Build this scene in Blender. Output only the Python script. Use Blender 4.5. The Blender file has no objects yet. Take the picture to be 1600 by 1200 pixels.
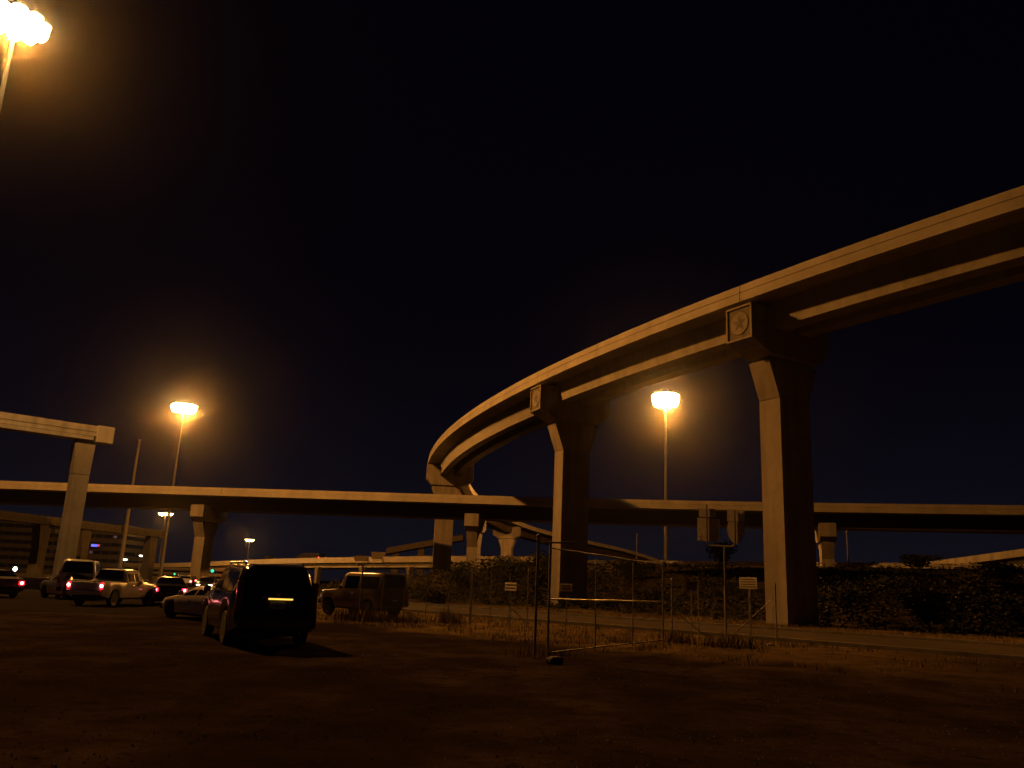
import bpy, bmesh, math, random
from mathutils import Vector, Matrix

random.seed(7)
rnd = random.Random(11)
SC = bpy.context.scene
COL = SC.collection
R2 = math.sqrt(2.0)

# ------------------------------------------------------------------ camera
EYE = 1.6
F = 1290.0
PITCH, ROLL = math.radians(13.9), math.radians(2.5)
CAM_M = Matrix.Rotation(math.pi / 2 + PITCH, 3, 'X') @ Matrix.Rotation(ROLL, 3, 'Z')
cam_d = bpy.data.cameras.new('camera')
cam_d.sensor_width = 36.0
cam_d.lens = F / 1600.0 * 36.0
cam_d.clip_start = 0.1
cam_d.clip_end = 9000.0
cam = bpy.data.objects.new('camera', cam_d)
COL.objects.link(cam)
cam.matrix_world = Matrix.Translation((0, 0, EYE)) @ CAM_M.to_4x4()
SC.camera = cam


def ray(u, v):
    return CAM_M @ Vector(((u - 800) / F, -(v - 600) / F, -1.0))


def at_y(u, v, y):
    """the point at depth y (metres ahead) seen at photo position u, v"""
    d = ray(u, v)
    return Vector((0, 0, EYE)) + d * (y / d.y)


def at_z(u, v, z):
    d = ray(u, v)
    return Vector((0, 0, EYE)) + d * ((z - EYE) / d.z)


def at_x_on_ground(u, y):
    """ground point at depth y in the picture column u (taken at eye height)"""
    v = 600.0
    for _ in range(30):
        p = at_y(u, v, y)
        v += (p.z - EYE) * F / max(y, 1)
    return Vector((p.x, y, 0))


# ------------------------------------------------------------------ terrain
def smooth(t):
    t = max(0.0, min(1.0, t))
    return t * t * (3 - 2 * t)


def ns(x, y):
    return (x + y) / R2, (y - x) / R2


def xy(n, s):
    return (n - s) / R2, (n + s) / R2


def ground_z(x, y):
    n, s = ns(x, y)
    k = smooth((n - 55) / 58.0) * (1 - smooth((s - 98) / 24.0))
    return 6.2 * k


# ------------------------------------------------------------------ materials
def new_mat(name):
    m = bpy.data.materials.new(name)
    m.use_nodes = True
    nt = m.node_tree
    return m, nt, nt.nodes, nt.links, nt.nodes['Principled BSDF']


def plain(name, col, rough=0.5, metal=0.0, coat=0.0, noise=0.0, nscale=6.0, bump=0.0, spec=0.5):
    m, nt, N, L, b = new_mat(name)
    b.inputs['Base Color'].default_value = (*col, 1)
    b.inputs['Roughness'].default_value = rough
    b.inputs['Metallic'].default_value = metal
    b.inputs['Coat Weight'].default_value = coat
    b.inputs['Specular IOR Level'].default_value = spec
    b.inputs['Coat Roughness'].default_value = 0.06
    if noise or bump:
        tc = N.new('ShaderNodeTexCoord')
        nz = N.new('ShaderNodeTexNoise')
        nz.inputs['Scale'].default_value = nscale
        nz.inputs['Detail'].default_value = 6
        nz.inputs['Roughness'].default_value = 0.65
        L.new(tc.outputs['Object'], nz.inputs['Vector'])
        if noise:
            mr = N.new('ShaderNodeMapRange')
            mr.inputs['From Min'].default_value = 0.3
            mr.inputs['From Max'].default_value = 0.7
            mr.inputs['To Min'].default_value = 1 - noise
            mr.inputs['To Max'].default_value = 1 + noise * 0.6
            L.new(nz.outputs['Fac'], mr.inputs['Value'])
            mx = N.new('ShaderNodeMix')
            mx.data_type = 'RGBA'
            mx.blend_type = 'MULTIPLY'
            mx.inputs['Factor'].default_value = 1
            mx.inputs['A'].default_value = (*col, 1)
            L.new(mr.outputs['Result'], mx.inputs['B'])
            L.new(mx.outputs['Result'], b.inputs['Base Color'])
        if bump:
            bp = N.new('ShaderNodeBump')
            bp.inputs['Strength'].default_value = bump
            bp.inputs['Distance'].default_value = 0.03
            L.new(nz.outputs['Fac'], bp.inputs['Height'])
            L.new(bp.outputs['Normal'], b.inputs['Normal'])
    return m


def glow(name, col, strength):
    m, nt, N, L, b = new_mat(name)
    b.inputs['Base Color'].default_value = (0.05, 0.05, 0.05, 1)
    b.inputs['Emission Color'].default_value = (*col, 1)
    b.inputs['Emission Strength'].default_value = strength
    return m


def concrete(name, col, streak=0.35, sscale=(1.3, 1.3, 0.12)):
    """cast concrete: blotches, vertical rain streaks and faint pour bands"""
    m, nt, N, L, b = new_mat(name)
    b.inputs['Roughness'].default_value = 0.85
    b.inputs['Specular IOR Level'].default_value = 0.25
    tc = N.new('ShaderNodeTexCoord')
    big = N.new('ShaderNodeTexNoise')
    big.inputs['Scale'].default_value = 0.35
    big.inputs['Detail'].default_value = 8
    big.inputs['Roughness'].default_value = 0.7
    L.new(tc.outputs['Object'], big.inputs['Vector'])
    mp = N.new('ShaderNodeMapping')
    mp.inputs['Scale'].default_value = sscale
    L.new(tc.outputs['Object'], mp.inputs['Vector'])
    st = N.new('ShaderNodeTexNoise')
    st.inputs['Scale'].default_value = 1.0
    st.inputs['Detail'].default_value = 5
    L.new(mp.outputs['Vector'], st.inputs['Vector'])
    mr = N.new('ShaderNodeMapRange')
    mr.inputs['From Min'].default_value = 0.3
    mr.inputs['From Max'].default_value = 0.7
    mr.inputs['To Min'].default_value = 0.72
    mr.inputs['To Max'].default_value = 1.12
    L.new(big.outputs['Fac'], mr.inputs['Value'])
    mr2 = N.new('ShaderNodeMapRange')
    mr2.inputs['From Min'].default_value = 0.42
    mr2.inputs['From Max'].default_value = 0.7
    mr2.inputs['To Min'].default_value = 1.0
    mr2.inputs['To Max'].default_value = 1 - streak
    L.new(st.outputs['Fac'], mr2.inputs['Value'])
    mul = N.new('ShaderNodeMath')
    mul.operation = 'MULTIPLY'
    L.new(mr.outputs['Result'], mul.inputs[0])
    L.new(mr2.outputs['Result'], mul.inputs[1])
    mx = N.new('ShaderNodeMix')
    mx.data_type = 'RGBA'
    mx.blend_type = 'MULTIPLY'
    mx.inputs['Factor'].default_value = 1
    mx.inputs['A'].default_value = (*col, 1)
    L.new(mul.outputs[0], mx.inputs['B'])
    L.new(mx.outputs['Result'], b.inputs['Base Color'])
    fine = N.new('ShaderNodeTexNoise')
    fine.inputs['Scale'].default_value = 9
    fine.inputs['Detail'].default_value = 5
    L.new(tc.outputs['Object'], fine.inputs['Vector'])
    bp = N.new('ShaderNodeBump')
    bp.inputs['Strength'].default_value = 0.25
    bp.inputs['Distance'].default_value = 0.02
    L.new(fine.outputs['Fac'], bp.inputs['Height'])
    L.new(bp.outputs['Normal'], b.inputs['Normal'])
    return m


def ground_mat():
    m, nt, N, L, b = new_mat('ground_soil_and_grass')
    b.inputs['Roughness'].default_value = 0.95
    b.inputs['Specular IOR Level'].default_value = 0.0
    tc = N.new('ShaderNodeTexCoord')

    def noise(scale, detail=6, rough=0.6):
        n = N.new('ShaderNodeTexNoise')
        n.inputs['Scale'].default_value = scale
        n.inputs['Detail'].default_value = detail
        n.inputs['Roughness'].default_value = rough
        L.new(tc.outputs['Object'], n.inputs['Vector'])
        return n.outputs['Fac']

    def noise_at(sc, scale):
        mp = N.new('ShaderNodeMapping')
        mp.inputs['Scale'].default_value = sc
        mp.inputs['Rotation'].default_value = (0, 0, .5)
        L.new(tc.outputs['Object'], mp.inputs['Vector'])
        n = N.new('ShaderNodeTexNoise')
        n.inputs['Scale'].default_value = scale
        n.inputs['Detail'].default_value = 5
        L.new(mp.outputs['Vector'], n.inputs['Vector'])
        return n.outputs['Fac']

    def dot(v):
        d = N.new('ShaderNodeVectorMath')
        d.operation = 'DOT_PRODUCT'
        d.inputs[1].default_value = v
        L.new(tc.outputs['Object'], d.inputs[0])
        return d.outputs['Value']

    def math_(op, a, b_):
        q = N.new('ShaderNodeMath')
        q.operation = op
        for i, w in enumerate((a, b_)):
            if isinstance(w, (int, float)):
                q.inputs[i].default_value = w
            else:
                L.new(w, q.inputs[i])
        return q.outputs[0]

    def rng(v, a, b_, lo=0.0, hi=1.0):
        r = N.new('ShaderNodeMapRange')
        r.interpolation_type = 'SMOOTHSTEP'
        r.inputs['From Min'].default_value = a
        r.inputs['From Max'].default_value = b_
        r.inputs['To Min'].default_value = lo
        r.inputs['To Max'].default_value = hi
        L.new(v, r.inputs['Value'])
        return r.outputs['Result']

    def mix(f, a, b_, mode='MIX'):
        q = N.new('ShaderNodeMix')
        q.data_type = 'RGBA'
        q.blend_type = mode
        for key, w in (('Factor', f), ('A', a), ('B', b_)):
            if isinstance(w, tuple):
                q.inputs[key].default_value = (*w, 1)
            elif isinstance(w, (int, float)):
                q.inputs[key].default_value = w
            else:
                L.new(w, q.inputs[key])
        return q.outputs['Result']

    wob = math_('MULTIPLY', math_('SUBTRACT', noise(0.22, 5), 0.5), 16.0)
    n = math_('ADD', dot((1 / R2, 1 / R2, 0)), wob)
    s = dot((-1 / R2, 1 / R2, 0))
    lot = mix(rng(noise(0.45, 8, 0.7), 0.35, 0.68), LOT_A, LOT_B)
    lot = mix(rng(noise(2.6, 6, 0.7), 0.5, 0.72), lot, (0.014, 0.011, 0.010))
    dry = mix(rng(noise(0.9, 8, 0.7), 0.35, 0.65), DRY_A, DRY_B)
    dry = mix(rng(noise(14, 4, 0.8), 0.4, 0.75, 0, 0.6), dry, (0.045, 0.035, 0.018))
    slope = mix(rng(noise(0.5, 7, 0.7), 0.35, 0.7), (0.022, 0.019, 0.012), (0.045, 0.036, 0.020))
    g = math_('MULTIPLY', rng(n, 17.0, 24.0), rng(s, 62.0, 44.0, 0, 1))
    rut = rng(noise_at((.35, .09, 1), 1.0), 0.46, 0.60)
    lot = mix(math_('MULTIPLY', rut, .6), lot, (0.016, 0.012, 0.012))
    g = math_('MULTIPLY', g, math_('MAXIMUM', rng(s, 4.0, 19.0, .12, 1), rng(n, 34.0, 40.0)))
    c = mix(g, lot, dry)
    c = mix(rng(n, 54.0, 60.0), c, slope)
    sp = mix(rng(noise(38, 3, 0.8), 0.35, 0.65), (0.75, 0.75, 0.75), (1.25, 1.2, 1.15))
    c = mix(1.0, c, sp, 'MULTIPLY')
    L.new(c, b.inputs['Base Color'])
    bp = N.new('ShaderNodeBump')
    bp.inputs['Strength'].default_value = 0.7
    bp.inputs['Distance'].default_value = 0.06
    L.new(math_('ADD', noise(5.0, 8, 0.75), math_('MULTIPLY', noise(30, 4), 0.3)), bp.inputs['Height'])
    L.new(bp.outputs['Normal'], b.inputs['Normal'])
    return m


LOT_A, LOT_B = (0.022, 0.017, 0.017), (0.056, 0.042, 0.037)
DRY_A, DRY_B = (0.12, 0.09, 0.045), (0.22, 0.165, 0.085)

M = {}
M['ground'] = ground_mat()
M['concrete'] = concrete('pale_concrete', (0.36, 0.34, 0.31))
M['parapet'] = concrete('parapet_concrete', (0.36, 0.34, 0.31), 0.16, (.5, .5, .10))
M['pier'] = concrete('pier_concrete', (0.24, 0.22, 0.20), 0.3)
M['concrete_dark'] = concrete('weathered_concrete', (0.15, 0.138, 0.125), 0.45)
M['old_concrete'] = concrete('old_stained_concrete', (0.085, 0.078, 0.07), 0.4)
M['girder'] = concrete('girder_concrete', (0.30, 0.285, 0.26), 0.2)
M['asphalt'] = plain('asphalt', (0.03, 0.026, 0.024), 0.95, noise=0.35, nscale=3, bump=0.4, spec=0.0)
M['road'] = plain('road_concrete', (0.10, 0.085, 0.072), 0.95, noise=0.3, nscale=0.8, bump=0.3, spec=0.0)
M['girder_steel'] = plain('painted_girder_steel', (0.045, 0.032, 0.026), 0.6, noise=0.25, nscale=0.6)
M['wire'] = plain('dull_wire', (0.09, 0.085, 0.08), 0.7, noise=0.2, nscale=9)
M['steel'] = plain('galvanised_steel', (0.36, 0.36, 0.35), 0.45, 0.7, noise=0.2, nscale=20)
M['pole'] = plain('pole_steel', (0.16, 0.15, 0.135), 0.6, 0.2, noise=0.2, nscale=3)
M['black_paint'] = plain('black_paint', (0.012, 0.012, 0.013), 0.18, 0.0, 1.0, noise=0.1, nscale=30)
M['dark_paint'] = plain('dark_paint', (0.02, 0.018, 0.02), 0.25, 0.0, 1.0, noise=0.1, nscale=30)
M['white_paint'] = plain('white_paint', (0.62, 0.60, 0.56), 0.3, 0.0, 0.8, noise=0.12, nscale=4)
M['silver_paint'] = plain('silver_paint', (0.45, 0.44, 0.42), 0.3, 0.5, 0.8, noise=0.1, nscale=4)
M['tan_paint'] = plain('tan_paint', (0.10, 0.078, 0.05), 0.35, 0.0, 0.6, noise=0.15, nscale=4)
M['glass'] = plain('tinted_glass', (0.004, 0.004, 0.005), 0.05, 0.0, 1.0, noise=0.05, nscale=1)
M['rubber'] = plain('rubber', (0.014, 0.013, 0.012), 0.85, noise=0.2, nscale=20)
M['alloy'] = plain('wheel_alloy', (0.35, 0.35, 0.36), 0.35, 0.8, noise=0.1, nscale=20)
M['chrome'] = plain('chrome', (0.75, 0.74, 0.72), 0.16, 1.0, noise=0.05, nscale=10)
M['trim'] = plain('black_trim', (0.02, 0.02, 0.02), 0.6, noise=0.1, nscale=20)
M['red_lens'] = plain('unlit_red_lens', (0.26, 0.03, 0.025), 0.15, 0.0, 1.0, noise=0.1, nscale=20)
M['clear_lens'] = plain('clear_lens', (0.45, 0.44, 0.42), 0.12, 0.2, 1.0, noise=0.1, nscale=20)
M['plate'] = plain('plate_white', (0.52, 0.50, 0.46), 0.45, noise=0.1, nscale=20)
M['plate_ink'] = plain('plate_ink', (0.03, 0.035, 0.07), 0.5, noise=0.1, nscale=20)
M['sign_back'] = plain('sign_back_aluminium', (0.50, 0.48, 0.44), 0.6, 0.0, noise=0.25, nscale=5)
M['sign_white'] = plain('sign_white', (0.72, 0.68, 0.58), 0.5, noise=0.12, nscale=8)
M['sticker'] = plain('sticker_white', (0.72, 0.66, 0.6), 0.5, noise=0.1, nscale=20)
M['leaf'] = plain('leaf_dark', (0.024, 0.026, 0.013), 0.8, noise=0.5, nscale=1.3, spec=0.1)
M['leaf_dry'] = plain('leaf_dry', (0.055, 0.045, 0.023), 0.85, noise=0.5, nscale=1.1, spec=0.1)
M['grass'] = plain('dry_grass_blades', (0.17, 0.13, 0.06), 0.9, noise=0.5, nscale=1.0, spec=0.1)
M['bark'] = plain('bark', (0.05, 0.038, 0.026), 0.9, noise=0.3, nscale=6)
M['stone'] = plain('stone', (0.10, 0.09, 0.08), 0.9, noise=0.3, nscale=5, bump=0.5)
M['drum'] = plain('hazard_yellow', (0.70, 0.48, 0.03), 0.4, noise=0.1, nscale=9)
M['facade'] = plain('facade_panel', (0.016, 0.015, 0.017), 0.7, noise=0.2, nscale=0.3)
M['facade_glass'] = plain('facade_glass', (0.008, 0.009, 0.014), 0.12, 0, 0.5, noise=0.2, nscale=0.4)
M['facade_brick'] = plain('facade_brick', (0.10, 0.06, 0.045), 0.85, noise=0.25, nscale=0.4)
SODIUM = (1.0, 0.33, 0.035)
M['lens_sodium'] = glow('sodium_lens', (1.0, 0.66, 0.22), 140.0)
M['lens_far'] = glow('sodium_lens_far', (1.0, 0.72, 0.25), 30.0)
M['tail_lit'] = glow('tail_light_lit', (1.0, 0.02, 0.06), 1.8)
M['bulb_dim'] = glow('tail_bulb', (1.0, 0.22, 0.28), 9.0)
M['tail_far'] = glow('tail_light_far', (1.0, 0.06, 0.05), 7.0)
M['brake'] = glow('brake_light_glow', (1.0, 0.015, 0.02), 3.5)
M['bulb'] = glow('brake_bulb', (1.0, 0.30, 0.28), 16.0)
M['head_lit'] = glow('head_light_lit', (1.0, 0.88, 0.66), 16.0)
M['cool_lit'] = glow('cool_white_lamp', (0.80, 1.0, 0.85), 9.0)
M['amber'] = glow('amber_lamp', (1.0, 0.45, 0.04), 9.0)
M['green'] = glow('green_signal', (0.04, 0.75, 0.38), 1.4)
M['blue'] = glow('blue_sign', (0.10, 0.12, 1.0), 2.2)
M['redsign'] = glow('red_sign', (1.0, 0.10, 0.16), 0.8)
M['chrome_glint'] = glow('chrome_glint_glow', (1.0, 0.58, 0.08), 1.6)  # emission standing in for a reflection on the car's chrome
M['window_lit'] = glow('dim_lit_window', (0.75, 0.65, 0.9), 0.05)


# ------------------------------------------------------------------ mesh helper
class MB:
    def __init__(self):
        self.bm = bmesh.new()

    def quad(self, *ps):
        vs = [self.bm.verts.new(p) for p in ps]
        return self.bm.faces.new(vs)

    def box(self, c, s, rz=0.0, rx=0.0, ry=0.0):
        m = Matrix.Translation(c) @ Matrix.Rotation(rz, 4, 'Z') @ Matrix.Rotation(ry, 4, 'Y') @ Matrix.Rotation(rx, 4, 'X') @ Matrix.Diagonal((s[0], s[1], s[2], 1))
        bmesh.ops.create_cube(self.bm, size=1.0, matrix=m)
        return self

    def tube(self, p, q, r0, r1=None, n=8, caps=True):
        p, q = Vector(p), Vector(q)
        r1 = r0 if r1 is None else r1
        d = (q - p)
        if d.length < 1e-6:
            return self
        d.normalize()
        a = d.orthogonal().normalized()
        b = d.cross(a)
        A, B = [], []
        for i in range(n):
            t = 2 * math.pi * i / n
            o = a * math.cos(t) + b * math.sin(t)
            A.append(self.bm.verts.new(p + o * r0))
            B.append(self.bm.verts.new(q + o * r1))
        for i in range(n):
            j = (i + 1) % n
            self.bm.faces.new((A[i], A[j], B[j], B[i]))
        if caps:
            self.bm.faces.new(A[::-1])
            self.bm.faces.new(B)
        return self

    def path(self, pts, r, n=8):
        for a, b in zip(pts[:-1], pts[1:]):
            self.tube(a, b, r, n=n)
        return self

    def prism(self, poly, a, b, plane='xz'):
        """polygon in plane, extruded from a to b along the third axis"""
        def P(u, v, w):
            return {'xz': (u, w, v), 'xy': (u, v, w), 'yz': (w, u, v)}[plane]
        A = [self.bm.verts.new(P(u, v, a)) for u, v in poly]
        B = [self.bm.verts.new(P(u, v, b)) for u, v in poly]
        n = len(poly)
        for i in range(n):
            j = (i + 1) % n
            self.bm.faces.new((A[i], A[j], B[j], B[i]))
        self.bm.faces.new(A[::-1])
        self.bm.faces.new(B)
        return self

    def loft(self, rings, close=True, caps=True):
        V = [[self.bm.verts.new(p) for p in r] for r in rings]
        n = len(V[0])
        for a, b in zip(V[:-1], V[1:]):
            for i in range(n if close else n - 1):
                j = (i + 1) % n
                self.bm.faces.new((a[i], a[j], b[j], b[i]))
        if caps and close:
            self.bm.faces.new(V[0][::-1])
            self.bm.faces.new(V[-1])
        return self

    def lathe(self, prof, axis='y', n=24, c=(0, 0, 0)):
        """prof: list of (radius, along)"""
        rings = []
        for r, w in prof:
            ring = []
            for i in range(n):
                t = 2 * math.pi * i / n
                u, v = r * math.cos(t), r * math.sin(t)
                p = {'y': (u, w, v), 'z': (u, v, w), 'x': (w, u, v)}[axis]
                ring.append((p[0] + c[0], p[1] + c[1], p[2] + c[2]))
            rings.append(ring)
        return self.loft(rings)

    def build(self, name, mat, parent=None, smooth=False, bevel=0.0, loc=None, angle=35):
        bmesh.ops.recalc_face_normals(self.bm, faces=self.bm.faces[:])
        me = bpy.data.meshes.new(name)
        self.bm.to_mesh(me)
        self.bm.free()
        me.materials.append(mat)
        if smooth:
            for p in me.polygons:
                p.use_smooth = True
            me.set_sharp_from_angle(angle=math.radians(angle))
        o = bpy.data.objects.new(name, me)
        COL.objects.link(o)
        if parent:
            o.parent = parent
        if loc is not None:
            o.location = loc
        if bevel:
            bv = o.modifiers.new('edge', 'BEVEL')
            bv.width = bevel
            bv.segments = 2
            bv.limit_method = 'ANGLE'
        return o


def tag(o, label=None, cat=None, group=None, kind=None):
    if label:
        o['label'] = label
    if cat:
        o['category'] = cat
    if group:
        o['group'] = group
    if kind:
        o['kind'] = kind
    return o


def thing(name, label, cat, loc=(0, 0, 0), rz=0.0, group=None):
    o = bpy.data.objects.new(name, None)
    o.empty_display_size = 0.2
    COL.objects.link(o)
    o.location = loc
    o.rotation_euler = (0, 0, rz)
    return tag(o, label, cat, group)


def copy_tree(o, parent=None):
    c = o.copy()
    COL.objects.link(c)
    if parent:
        c.parent = parent
    for ch in list(o.children):
        copy_tree(ch, c)
    return c


def sweep(path, prof, caps=True):
    """path: list of (point, outward unit vector); prof: closed list of (outward, up)"""
    mb = MB()
    mb.loft([[(p[0] + n[0] * o, p[1] + n[1] * o, p[2] + dz) for o, dz in prof] for p, n in path], True, caps)
    return mb


# ------------------------------------------------------------------ ground and roads
def axis(lo, hi, step, far):
    a = []
    x = lo
    while x <= hi + 1e-6:
        a.append(x)
        x += step
    g = step * 2
    left, right = [lo], [hi]
    while right[-1] < far:
        right.append(right[-1] + g)
        left.append(left[-1] - g)
        g *= 1.5
    return left[:0:-1] + a + right[1:]


mb = MB()
xs, ys = axis(-70, 100, 2.0, 2800), axis(-8, 210, 2.0, 2800)
gv = []
for y in ys:
    row = []
    for x in xs:
        n, s = ns(x, y)
        z = ground_z(x, y)
        if (n < 29 and x > -9) or 46 < n < 140 and x > -20:
            z += rnd.uniform(-0.02, 0.02)
        row.append(mb.bm.verts.new((x, y, z)))
    gv.append(row)
for j in range(len(ys) - 1):
    for i in range(len(xs) - 1):
        mb.bm.faces.new((gv[j][i], gv[j][i + 1], gv[j + 1][i + 1], gv[j + 1][i]))
tag(mb.build('ground', M['ground'], smooth=True, angle=60), kind='structure')

N0, N1, S0, S1 = 32.5, 43.5, -220.0, 150.0


def band(n0, n1, s0, s1, z0, z1):
    mb = MB()
    k = int((s1 - s0) / 6)
    rings = []
    for i in range(k + 1):
        s = s0 + (s1 - s0) * i / k
        rings.append([(*xy(n0, s), z0), (*xy(n1, s), z0), (*xy(n1, s), z1), (*xy(n0, s), z1)])
    return mb.loft(rings)


tag(band(N0, N1, S0, S1, -0.2, 0.02).build('road', M['road']), kind='structure')
tag(band(N0 - 0.25, N0 - 0.004, S0, 46, -0.2, 0.15).build('kerb', M['concrete_dark'], bevel=0.02), kind='structure')
tag(band(N1 + 0.004, N1 + 0.25, S0, S1, -0.2, 0.16).build('kerb', M['concrete_dark'], bevel=0.02), kind='structure')
# side street carrying the queue on the left
mb = MB()
rings = []
for i in range(40):
    y = 33 + i * 6.2
    x = -17.5 - (y - 36) * 0.335
    z = ground_z(x, y) * 1.02 + 0.006
    rings.append([(x - 8, y, -0.2), (x + 6, y, -0.2), (x + 6, y, z), (x - 8, y, z)])
tag(mb.loft(rings).build('street', M['asphalt']), kind='structure')


# ------------------------------------------------------------------ piers
def pier(label, loc, ang, hw, z_base, z_bend, z_head, z_cap0, z_cap1, z_top, thick, wid, o_end, emblem=False, group=None, flare=1.0, name='concrete_pier', mat=None):
    """local x = the cap's outward axis (towards hw > 0 end); z is absolute height over loc"""
    mat = mat or M['pier']
    t = thing(name, label, 'bridge pier', loc, ang, group)
    w2 = wid / 2
    cx = o_end
    h = thick / 2
    mb = MB()
    mb.prism([(cx - w2, z_base), (cx + w2, z_base), (cx + w2, z_bend), (cx - w2, z_bend)], -h, h)
    mb.prism([(cx - w2 + .04, z_bend), (cx + w2 - .04, z_bend), (cx + w2 - .04, z_bend + .035), (cx - w2 + .04, z_bend + .035)], -h + .03, h - .03)
    zb = z_bend + .035
    mb.prism([(cx - w2, zb), (cx + w2, zb), (cx + w2 + flare, z_head), (cx - w2 - flare, z_head)], -h, h)
    mb.build('column', mat, t, bevel=0.06)
    mb = MB()
    mb.prism([(cx - w2 - flare + .35, z_head), (cx + w2 + flare - .35, z_head), (cx + w2 + flare - .35, z_cap0), (cx - w2 - flare + .35, z_cap0)], -h + .12, h - .12)
    mb.build('neck', mat, t)
    mb = MB()
    hc = 1.22 if emblem else h + .25
    mb.prism([(-hw, z_top), (hw, z_top), (hw, z_cap1), (cx + w2 + .9, z_cap0), (cx - w2 - .9, z_cap0), (-hw, z_cap1)], -hc, hc)
    mb.build('cap', mat, t, bevel=0.05)
    if emblem:
        emblem_panel(t, hw, z_cap1 + .02, z_top - .02)
    return t


def emblem_panel(t, x, z0, z1):
    zc, hz, hy = (z0 + z1) / 2, (z1 - z0) / 2, 1.2
    mb = MB()
    mb.box((x + .03, 0, zc), (.06, 2 * hy - .02, 2 * hz - .02))
    pan = mb.build('emblem_panel', M['concrete_dark'], t)
    mb = MB()
    b = .16
    mb.box((x + .09, 0, z1 - b / 2), (.18, 2 * hy, b))
    mb.box((x + .09, 0, z0 + b / 2), (.18, 2 * hy, b))
    for sg in (-1, 1):
        mb.box((x + .09, sg * (hy - b / 2), zc), (.18, b, 2 * hz - 2 * b - .002))
    mb.build('frame', M['pier'], pan, bevel=0.02)
    mb = MB()
    mb.lathe([(.0005, x + .06), (.84, x + .06), (.80, x + .12), (.0005, x + .12)], 'x', 40, (0, 0, zc))
    mb.build('disc', M['pier'], pan)
    # five-pointed star, each arm a faceted ridge
    mb = MB()
    c = (x + .17, 0, zc)
    for k in range(5):
        a0 = math.pi / 2 + k * 2 * math.pi / 5
        tip = (x + .125, .66 * math.cos(a0), zc + .66 * math.sin(a0))
        for sg in (-1, 1):
            a1 = a0 + sg * math.pi / 5
            inn = (x + .125, .27 * math.cos(a1), zc + .27 * math.sin(a1))
            vs = [mb.bm.verts.new(p) for p in ((c, tip, inn) if sg > 0 else (c, inn, tip))]
            mb.bm.faces.new(vs)
    bmesh.ops.remove_doubles(mb.bm, verts=mb.bm.verts[:], dist=0.001)
    mb.build('star', M['concrete_dark'], pan)


# ------------------------------------------------------------------ curved flyover ramp
RC, RR, RW = (210.68, 169.53), 226.27, 7.7


def lerp_tab(tab, x):
    tab = sorted(tab)
    if x <= tab[0][0]:
        return tab[0][1]
    for (a, va), (b, vb) in zip(tab[:-1], tab[1:]):
        if x <= b:
            return va + (vb - va) * (x - a) / (b - a)
    return tab[-1][1]


Z_TAB = [(124, 10.5), (129, 12.8), (133.5, 15.0), (138, 17.35), (141.4, 18.2), (147, 19.0), (153.3, 19.55), (160, 20.25), (167, 21.4), (174, 22.35), (180, 22.8), (186, 23.0), (240, 23.0)]


def ramp_z(ph):
    return sum(lerp_tab(Z_TAB, ph + d) for d in (-2, -1, 0, 1, 2)) / 5


def ring(ph, o=0.0):
    a = math.radians(ph)
    return RC[0] + (RR + o) * math.cos(a), RC[1] + (RR + o) * math.sin(a)


def ramp_path(a, b, step=0.8):
    k = max(2, int(abs(b - a) / step))
    out = []
    for i in range(k + 1):
        ph = a + (b - a) * i / k
        r = math.radians(ph)
        out.append(((*ring(ph), ramp_z(ph)), (math.cos(r), math.sin(r))))
    return out


PAR = [(0, -1.2), (0, -.60), (-.07, -.585), (-.07, -.53), (-.03, -.515), (-.05, 0), (-.28, 0), (-.45, -.9), (-.45, -1.2)]
ramp = thing('flyover_ramp', 'tall curved concrete flyover ramp sweeping from upper right round to the left', 'flyover', (0, 0, 0))
PIER_PH = [217.8, 210.5, 203.1, 195.5, 188.0, 180, 172, 161.5, 153, 145, 137]
joints = [236.0] + [p + .0 for p in PIER_PH if p not in (195.5,)] + [125.0]
outer, inner = MB(), MB()
for a, b in zip(joints[:-1], joints[1:]):
    g = 0.008
    pth = ramp_path(a - g, b + g)
    outer.loft([[(p[0] + n[0] * o, p[1] + n[1] * o, p[2] + dz) for o, dz in PAR] for p, n in pth])
    inner.loft([[(p[0] + n[0] * (-RW - o), p[1] + n[1] * (-RW - o), p[2] + dz) for o, dz in PAR] for p, n in pth])
outer.build('parapet', M['parapet'], ramp)
inner.build('parapet', M['parapet'], ramp)
full = ramp_path(236, 125)
sweep(full, [(-.452, -1.195), (-.452, -.95), (-RW + .452, -.95), (-RW + .452, -1.195)]).build('deck_slab', M['girder'], ramp)
for o in (0, -2.45):
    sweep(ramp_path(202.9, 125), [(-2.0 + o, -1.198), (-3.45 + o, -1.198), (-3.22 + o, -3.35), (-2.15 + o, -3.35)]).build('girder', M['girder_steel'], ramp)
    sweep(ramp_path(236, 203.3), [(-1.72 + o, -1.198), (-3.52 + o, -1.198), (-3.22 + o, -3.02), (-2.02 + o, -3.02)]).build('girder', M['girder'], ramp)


def ramp_pier(ph, label, emblem=True, base=-0.4, o_col=-.25, group='piers under the curved flyover'):
    x, y = ring(ph, -RW / 2)
    zt = ramp_z(ph)
    return pier(label, (x, y, 0), math.radians(ph), RW / 2, base, zt - 7.85, zt - 5.25, zt - 4.95, zt - 4.1, zt - 1.55, 1.85, 3.0, o_col, emblem, group, 0.95)


ramp_pier(210.5, 'tallest emblem pier on the right, nearest pier of the curved flyover', o_col=-.3)
ramp_pier(203.1, 'slimmer looking emblem pier left of the lit mast, standing behind the chain-link gate', o_col=-.3)
ramp_pier(187.4, 'broad flyover pier at the tip of the bend, rising behind the straight overpass', o_col=.55, base=0.3)
ramp_pier(161.0, 'distant flyover pier half hidden by dark brush, under the far descending ramp', False, base=1.0)
ramp_pier(149.0, 'farthest flyover pier, mostly hidden behind the slim emblem pier', False, base=1.0)

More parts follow.
